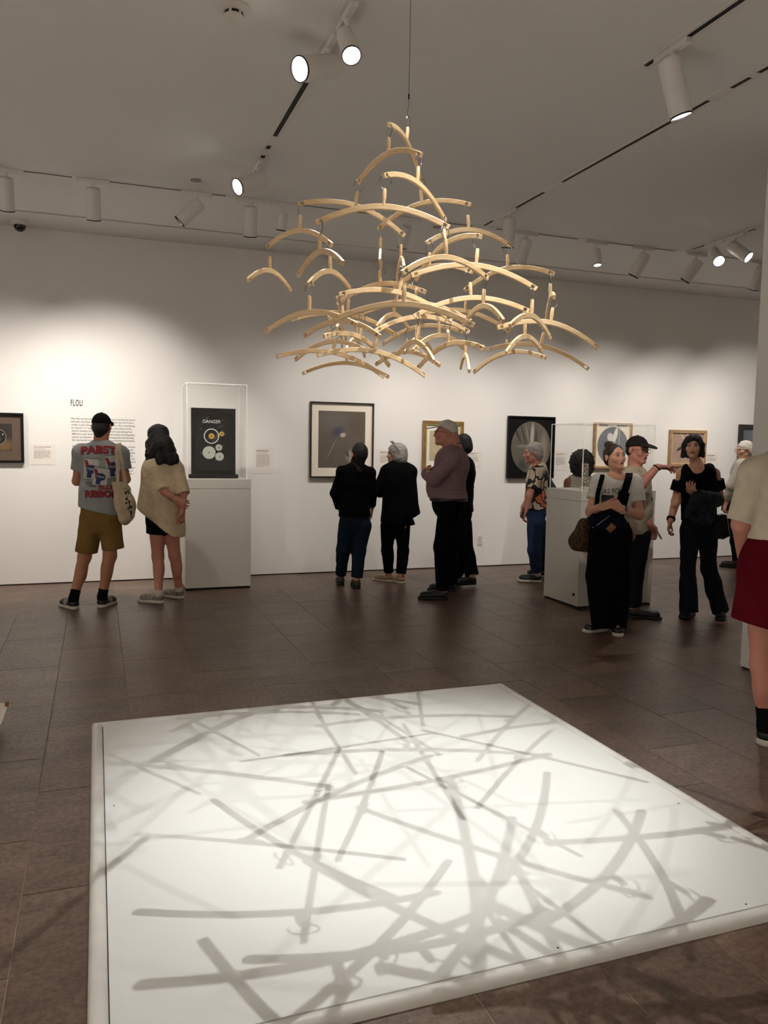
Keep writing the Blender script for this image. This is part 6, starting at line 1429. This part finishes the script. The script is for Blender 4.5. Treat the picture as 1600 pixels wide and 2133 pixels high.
# ---- man in a dark cap pointing to the right
Pm = Fig((1318, 1288), 'man in a dark cap, glasses and sand T-shirt pointing with his arm stretched right', 1.02, 128)
Pm.joints(nb=(1322, 973, 0.02), sl=(1297, 990, 0.05), sr=(1332, 992, -0.12), el=(1290, 1050, 0.1), er=(1338, 1008, -0.36), wl=(1353, 1090, -0.12), wr=(1369, 973, -0.36), che=(1322, 1018), wai=(1322, 1058), pel=(1322, 1098),
         hl=(1311, 1118, 0.05), hr=(1333, 1118, -0.05), kl=(1306, 1200, 0.08), kr=(1322, 1200, -0.02))
Pm.J['el'] = Pm.P(1346, 1052, 0.02); Pm.J['sl'] = Pm.P(1336, 998, 0.16)
Pm.J['sr'] = Pm.P(1312, 994, -0.15)
Pm.feet(l=((1296, 1278), (1326, 1283)), r=((1308, 1286), (1347, 1289)))
Pm.head((1328, 937, 0.0), 144, -4)
D = Sdf(); Pm.torso(D); [Pm.arm(D, s) for s in 'lr']; [Pm.leg(D, s) for s in 'lr']; Pm.head_sdf(D, 0.058)
Pm.hand(D, 'r', r0 * 1.0 - z0 * 0.02, -f0 * 0.3 - z0 * 0.8, 0.55, thumb=1.0, point=True); Pm.hand(D, 'l', r0 * 0.5 - z0 * 0.8, -r0 * 0.5 - z0 * 0.4 - f0 * 0.3, 0.75, thumb=1.0, point=True); Pm.foot(D, 'l'); Pm.foot(D, 'r'); Pm.add('body', D, M['skin_rosy'], 0.005)
Pm.face_parts(iris='#2c2620', lip='#7d4a40', brow='#4a3c32')
D = Sdf(); Pm.torso(D, 0.018, 0.05); D.cap(Pm.P(1322, 1020), Pm.P(1321, 1106), 0.155, 0.155, 0.06, Pm.F, 0.82); D.ell(Pm.P(1332, 1060, -0.03), (0.10, 0.12, 0.12), None, 0.06); [Pm.arm(D, s, 0.028, t, 0.035) for s, t in (('l', 0.85), ('r', 0.72))]; D.cut(Pm.P(1330, 1110), -z0); D.disp(folds(0.004, 18, 2)); D.ell(Pm.J['nb'] + z0 * 0.035 - f0 * 0.02, (0.07, 0.075, 0.05), None, 0.01, sub=True); Pm.add('t_shirt', D, M['sand_tee'], 0.007)
D = Sdf(); D.cap(Pm.J['pel'], Pm.J['pel'] + z0 * 0.04, 0.155, 0.15, 0.04, Pm.F, 0.74); [Pm.leg(D, s, 0.008, 1.95, wk=0.074, wa=0.062) for s in 'lr']; D.disp(folds(0.003, 22, 2)); Pm.add('trousers', D, M['denim_black'], 0.0075)
Pm.shoes(M['shoe_black'], M['sole_black'], L=0.29); Pm.cap_hat(M['cap_dark'], brim=0.085, low=0.16); Pm.glasses(M['black_metal'])
D = Sdf(); D.ell(Pm.H(0, -0.026, -0.004), (0.078, 0.084, 0.074), Pm.hframe(), 0.01); D.cut(Pm.H(0, -0.012, 0), Pm.hf); Pm.add('hair', D, M['hair_dark_grey'], 0.006)
w_ = Pm.J['wr']; u = unit(w_ - Pm.J['er']); q = Pm.mb(); n1 = unit(np.cross(u, z0)); n2 = np.cross(u, n1); q.tube([w_ - u * 0.005 + (n1 * math.cos(t) + n2 * math.sin(t)) * 0.031 for t in np.linspace(0, 2 * PI, 19)[:-1]], 0.0055, 6, close=True); q.build('wristband', M['black_cloth'], Pm.root, smooth=True)

# ---- woman in a black cold-shoulder top
Q_ = Fig((1466, 1288), 'woman with a dark bob, black cold-shoulder top and dark flared jeans, walking', 0.96, 188)
Q_.joints(nb=(1451, 968, 0.02), sl=(1421, 986, 0.0), sr=(1488, 987, 0.0), el=(1408, 1044, 0.04), er=(1501, 1040, 0.04), wl=(1397, 1084, -0.08), wr=(1450, 1032, -0.20), che=(1455, 1020), wai=(1456, 1055), pel=(1457, 1092),
          hl=(1438, 1108), hr=(1474, 1108), kl=(1433, 1186, -0.04), kr=(1476, 1184, 0.04))
Q_.feet(l=((1442, 1280), (1416, 1292)), r=((1502, 1282), (1500, 1296)))
Q_.head((1444, 930, -0.02), 204, 2, 2, 0.91)
D = Sdf(); Q_.torso(D); [Q_.arm(D, s) for s in 'lr']; [Q_.leg(D, s) for s in 'lr']; Q_.head_sdf(D, 0.046, 1.0)
Q_.hand(D, 'l', -z0 * 0.9 - r0 * 0.25 - f0 * 0.2, r0 * 0.6 - f0 * 0.3, 0.9, thumb=1.0); Q_.hand(D, 'r', -r0 * 0.5 + z0 * 0.55 - f0 * 0.3, f0 * 0.4 + r0 * 0.5, 0.8, thumb=-1.0); Q_.foot(D, 'l'); Q_.foot(D, 'r'); Q_.add('body', D, M['skin_fair'], 0.0048)
Q_.face_parts(iris='#2a2019', lip='#8c4a45', brow='#1d1613')
D = Sdf(); Q_.torso(D, 0.012, 0.04, shoulders=False); D.cap(Q_.J['che'], Q_.P(1455, 996), 0.155, 0.135, 0.05, Q_.F, 0.68)
for s, px in (('l', 1431), ('r', 1477)): D.cap(Q_.P(px, 1006, -0.045), Q_.P(px, 984, -0.03), 0.060, 0.052, 0.03); D.cap(Q_.P(px, 984, -0.03), Q_.P(px, 976, 0.03), 0.052, 0.046, 0.03)
for sg in (-1, 1): D.ell(Q_.P(1455 + sg * 15, 1018, -0.085), (0.062, 0.05, 0.058), None, 0.04)
D.ell(Q_.P(1453, 970, -0.06), (0.066, 0.14, 0.066), [r0, f0, z0], 0.012, sub=True); D.cut(Q_.P(1455, 1084), -z0); D.disp(folds(0.003, 22, 3))
for s in 'lr':
    a_, e_ = Q_.J['s' + s], Q_.J['e' + s]; u = e_ - a_; D.cap(a_ + u * 0.26, a_ + u * 0.62, 0.066, 0.068, 0.02, cuta=0.0, cutb=0.0)
Q_.add('top', D, M['black_knit'], 0.006)
D = Sdf(); D.cap(Q_.J['pel'] - z0 * 0.01, Q_.P(1456, 1076), 0.158, 0.142, 0.04, Q_.F, 0.72)
for s, an, rr in (('l', (1435, 1274, -0.05), 0.082), ('r', (1502, 1276, 0.02), 0.076)):
    D.cap(Q_.J['h' + s], Q_.J['k' + s], 0.090, 0.064, 0.03); D.cap(Q_.J['k' + s], Q_.P(*an), 0.064, rr, 0.03, cutb=0.0)
    D.ell(Q_.J['k' + s] * 0.62 + Q_.P(*an) * 0.38, (0.068, 0.068, 0.12), None, 0.03)
D.disp(folds(0.003, 26, 5)); Q_.add('jeans', D, M['denim_black'], 0.0065)
D = Sdf(Q_.hs); fr = Q_.hframe(); D.ell(Q_.H(0, -0.014, 0.030), (0.092, 0.106, 0.094), fr, 0.02); D.ell(Q_.H(0, -0.030, -0.045), (0.096, 0.085, 0.075), fr, 0.03)
for sg in (-1, 1): D.cap(Q_.H(sg * 0.082, 0.015, 0.01), Q_.H(sg * 0.090, 0.018, -0.095), 0.026, 0.020, 0.02)
D.ell(Q_.H(0.012, 0.095, -0.030), (0.058, 0.085, 0.082), fr, 0.010, sub=True); D.cut(Q_.H(0, 0, -0.112), -Q_.hu); D.disp(folds(0.0025, 70, 4)); Q_.add('hair', D, M['hair_black'], 0.005)
Q_.shoes(M['shoe_black'], M['sole_black'], L=0.27, sole=0.03, top=0.09, boot=0.02)
w_ = Q_.J['wl']; u = unit(w_ - Q_.J['el']); n1 = unit(np.cross(u, z0)); n2 = np.cross(u, n1); q = Q_.mb()
for k in (0.0, 0.014): q.tube([w_ - u * (0.01 + k) + (n1 * math.cos(t) + n2 * math.sin(t)) * 0.033 for t in np.linspace(0, 2 * PI, 19)[:-1]], 0.006, 6, close=True)
q.build('bracelet', M['black_leather'], Q_.root, smooth=True)
jk = empty('denim_jacket', Q_.P(1462, 1090, -0.25), 'dark denim jacket folded over the forearm of the woman in black', 'jacket'); jo = V3(*jk.location)
D = Sdf(); D.cap(Q_.P(1453, 1034, -0.22), Q_.P(1492, 1042, -0.12), 0.060, 0.062, 0.04); D.cap(Q_.P(1460, 1040, -0.24), Q_.P(1462, 1078, -0.23), 0.055, 0.05, 0.05, f0, 0.8); D.cap(Q_.P(1480, 1044, -0.19), Q_.P(1478, 1078, -0.18), 0.06, 0.05, 0.05, f0, 0.8); D.cap(Q_.P(1436, 1062, -0.22), Q_.P(1446, 1050, -0.23), 0.035, 0.05, 0.04); D.cap(Q_.P(1432, 1075, -0.2), Q_.P(1470, 1088, -0.22), 0.03, 0.036, 0.04); D.disp(folds(0.008, 24, 9)); link('cloth', D.mesh('cloth', 0.0065, jo), cloth('jacket_denim', '#2c3138'), jk)
hb = empty('hand_bag', Q_.P(1501, 1122, 0.02), 'black bag hanging behind the hip of the woman in black', 'bag'); ho = V3(*hb.location)
D = Sdf(); D.box((Q_.P(1494, 1080, 0.03) + Q_.P(1500, 1112, 0.03)) / 2, (0.055, 0.035, 0.085), [unit(r0 + z0 * 0.18), f0, unit(z0 - r0 * 0.18)], 0.02); D.cap(Q_.P(1497, 1112, 0.03), Q_.P(1506, 1118, 0.03), 0.03, 0.022, 0.03); D.disp(folds(0.002, 24, 9)); link('pouch', D.mesh('pouch', 0.0065, ho), M['black_leather'], hb)
q = MB(ho); q.strip([Q_.P(1492, 1075, 0.06), Q_.P(1486, 1040, 0.12), Q_.P(1483, 1000, 0.11), Q_.P(1482, 975, 0.06), Q_.P(1481, 972, 0.0)], r0, 0.022, 0.004); q.build('strap', M['black_leather'], hb)

# ---- white bag standing at the left edge, only its corner in the picture
c_ = on_z(-22, 1524); wb = empty('paper_bag', (c_[0], c_[1], 0), 'white bag with a tan handle tab, only its edge showing at the left border', 'bag')
q = MB(); bl_ = [(-0.17, -0.07, 0.0), (0.02, -0.07, 0.0), (0.02, 0.07, 0.0), (-0.17, 0.07, 0.0)]; tl_ = [(-0.23, -0.05, 0.16), (0.088, -0.045, 0.128), (0.088, 0.045, 0.128), (-0.23, 0.05, 0.16)]
ml_ = [(-0.20, -0.075, 0.08), (0.066, -0.07, 0.066), (0.066, 0.07, 0.066), (-0.20, 0.075, 0.08)]; rows = [[q.b.verts.new(p) for p in l_] for l_ in (bl_, ml_, tl_)]
for A_, B_ in zip(rows, rows[1:]):
    for k in range(4): q.b.faces.new((A_[k], A_[(k + 1) % 4], B_[(k + 1) % 4], B_[k]))
q.b.faces.new(rows[0][::-1]); q.b.faces.new(rows[2]); q.build('body', M['mount_white'], wb, smooth=True)
q = MB(); q.box((0.084, 0, 0.138), (0.016, 0.03, 0.026), bevel=0.002); q.build('tab', M['leather'], wb)
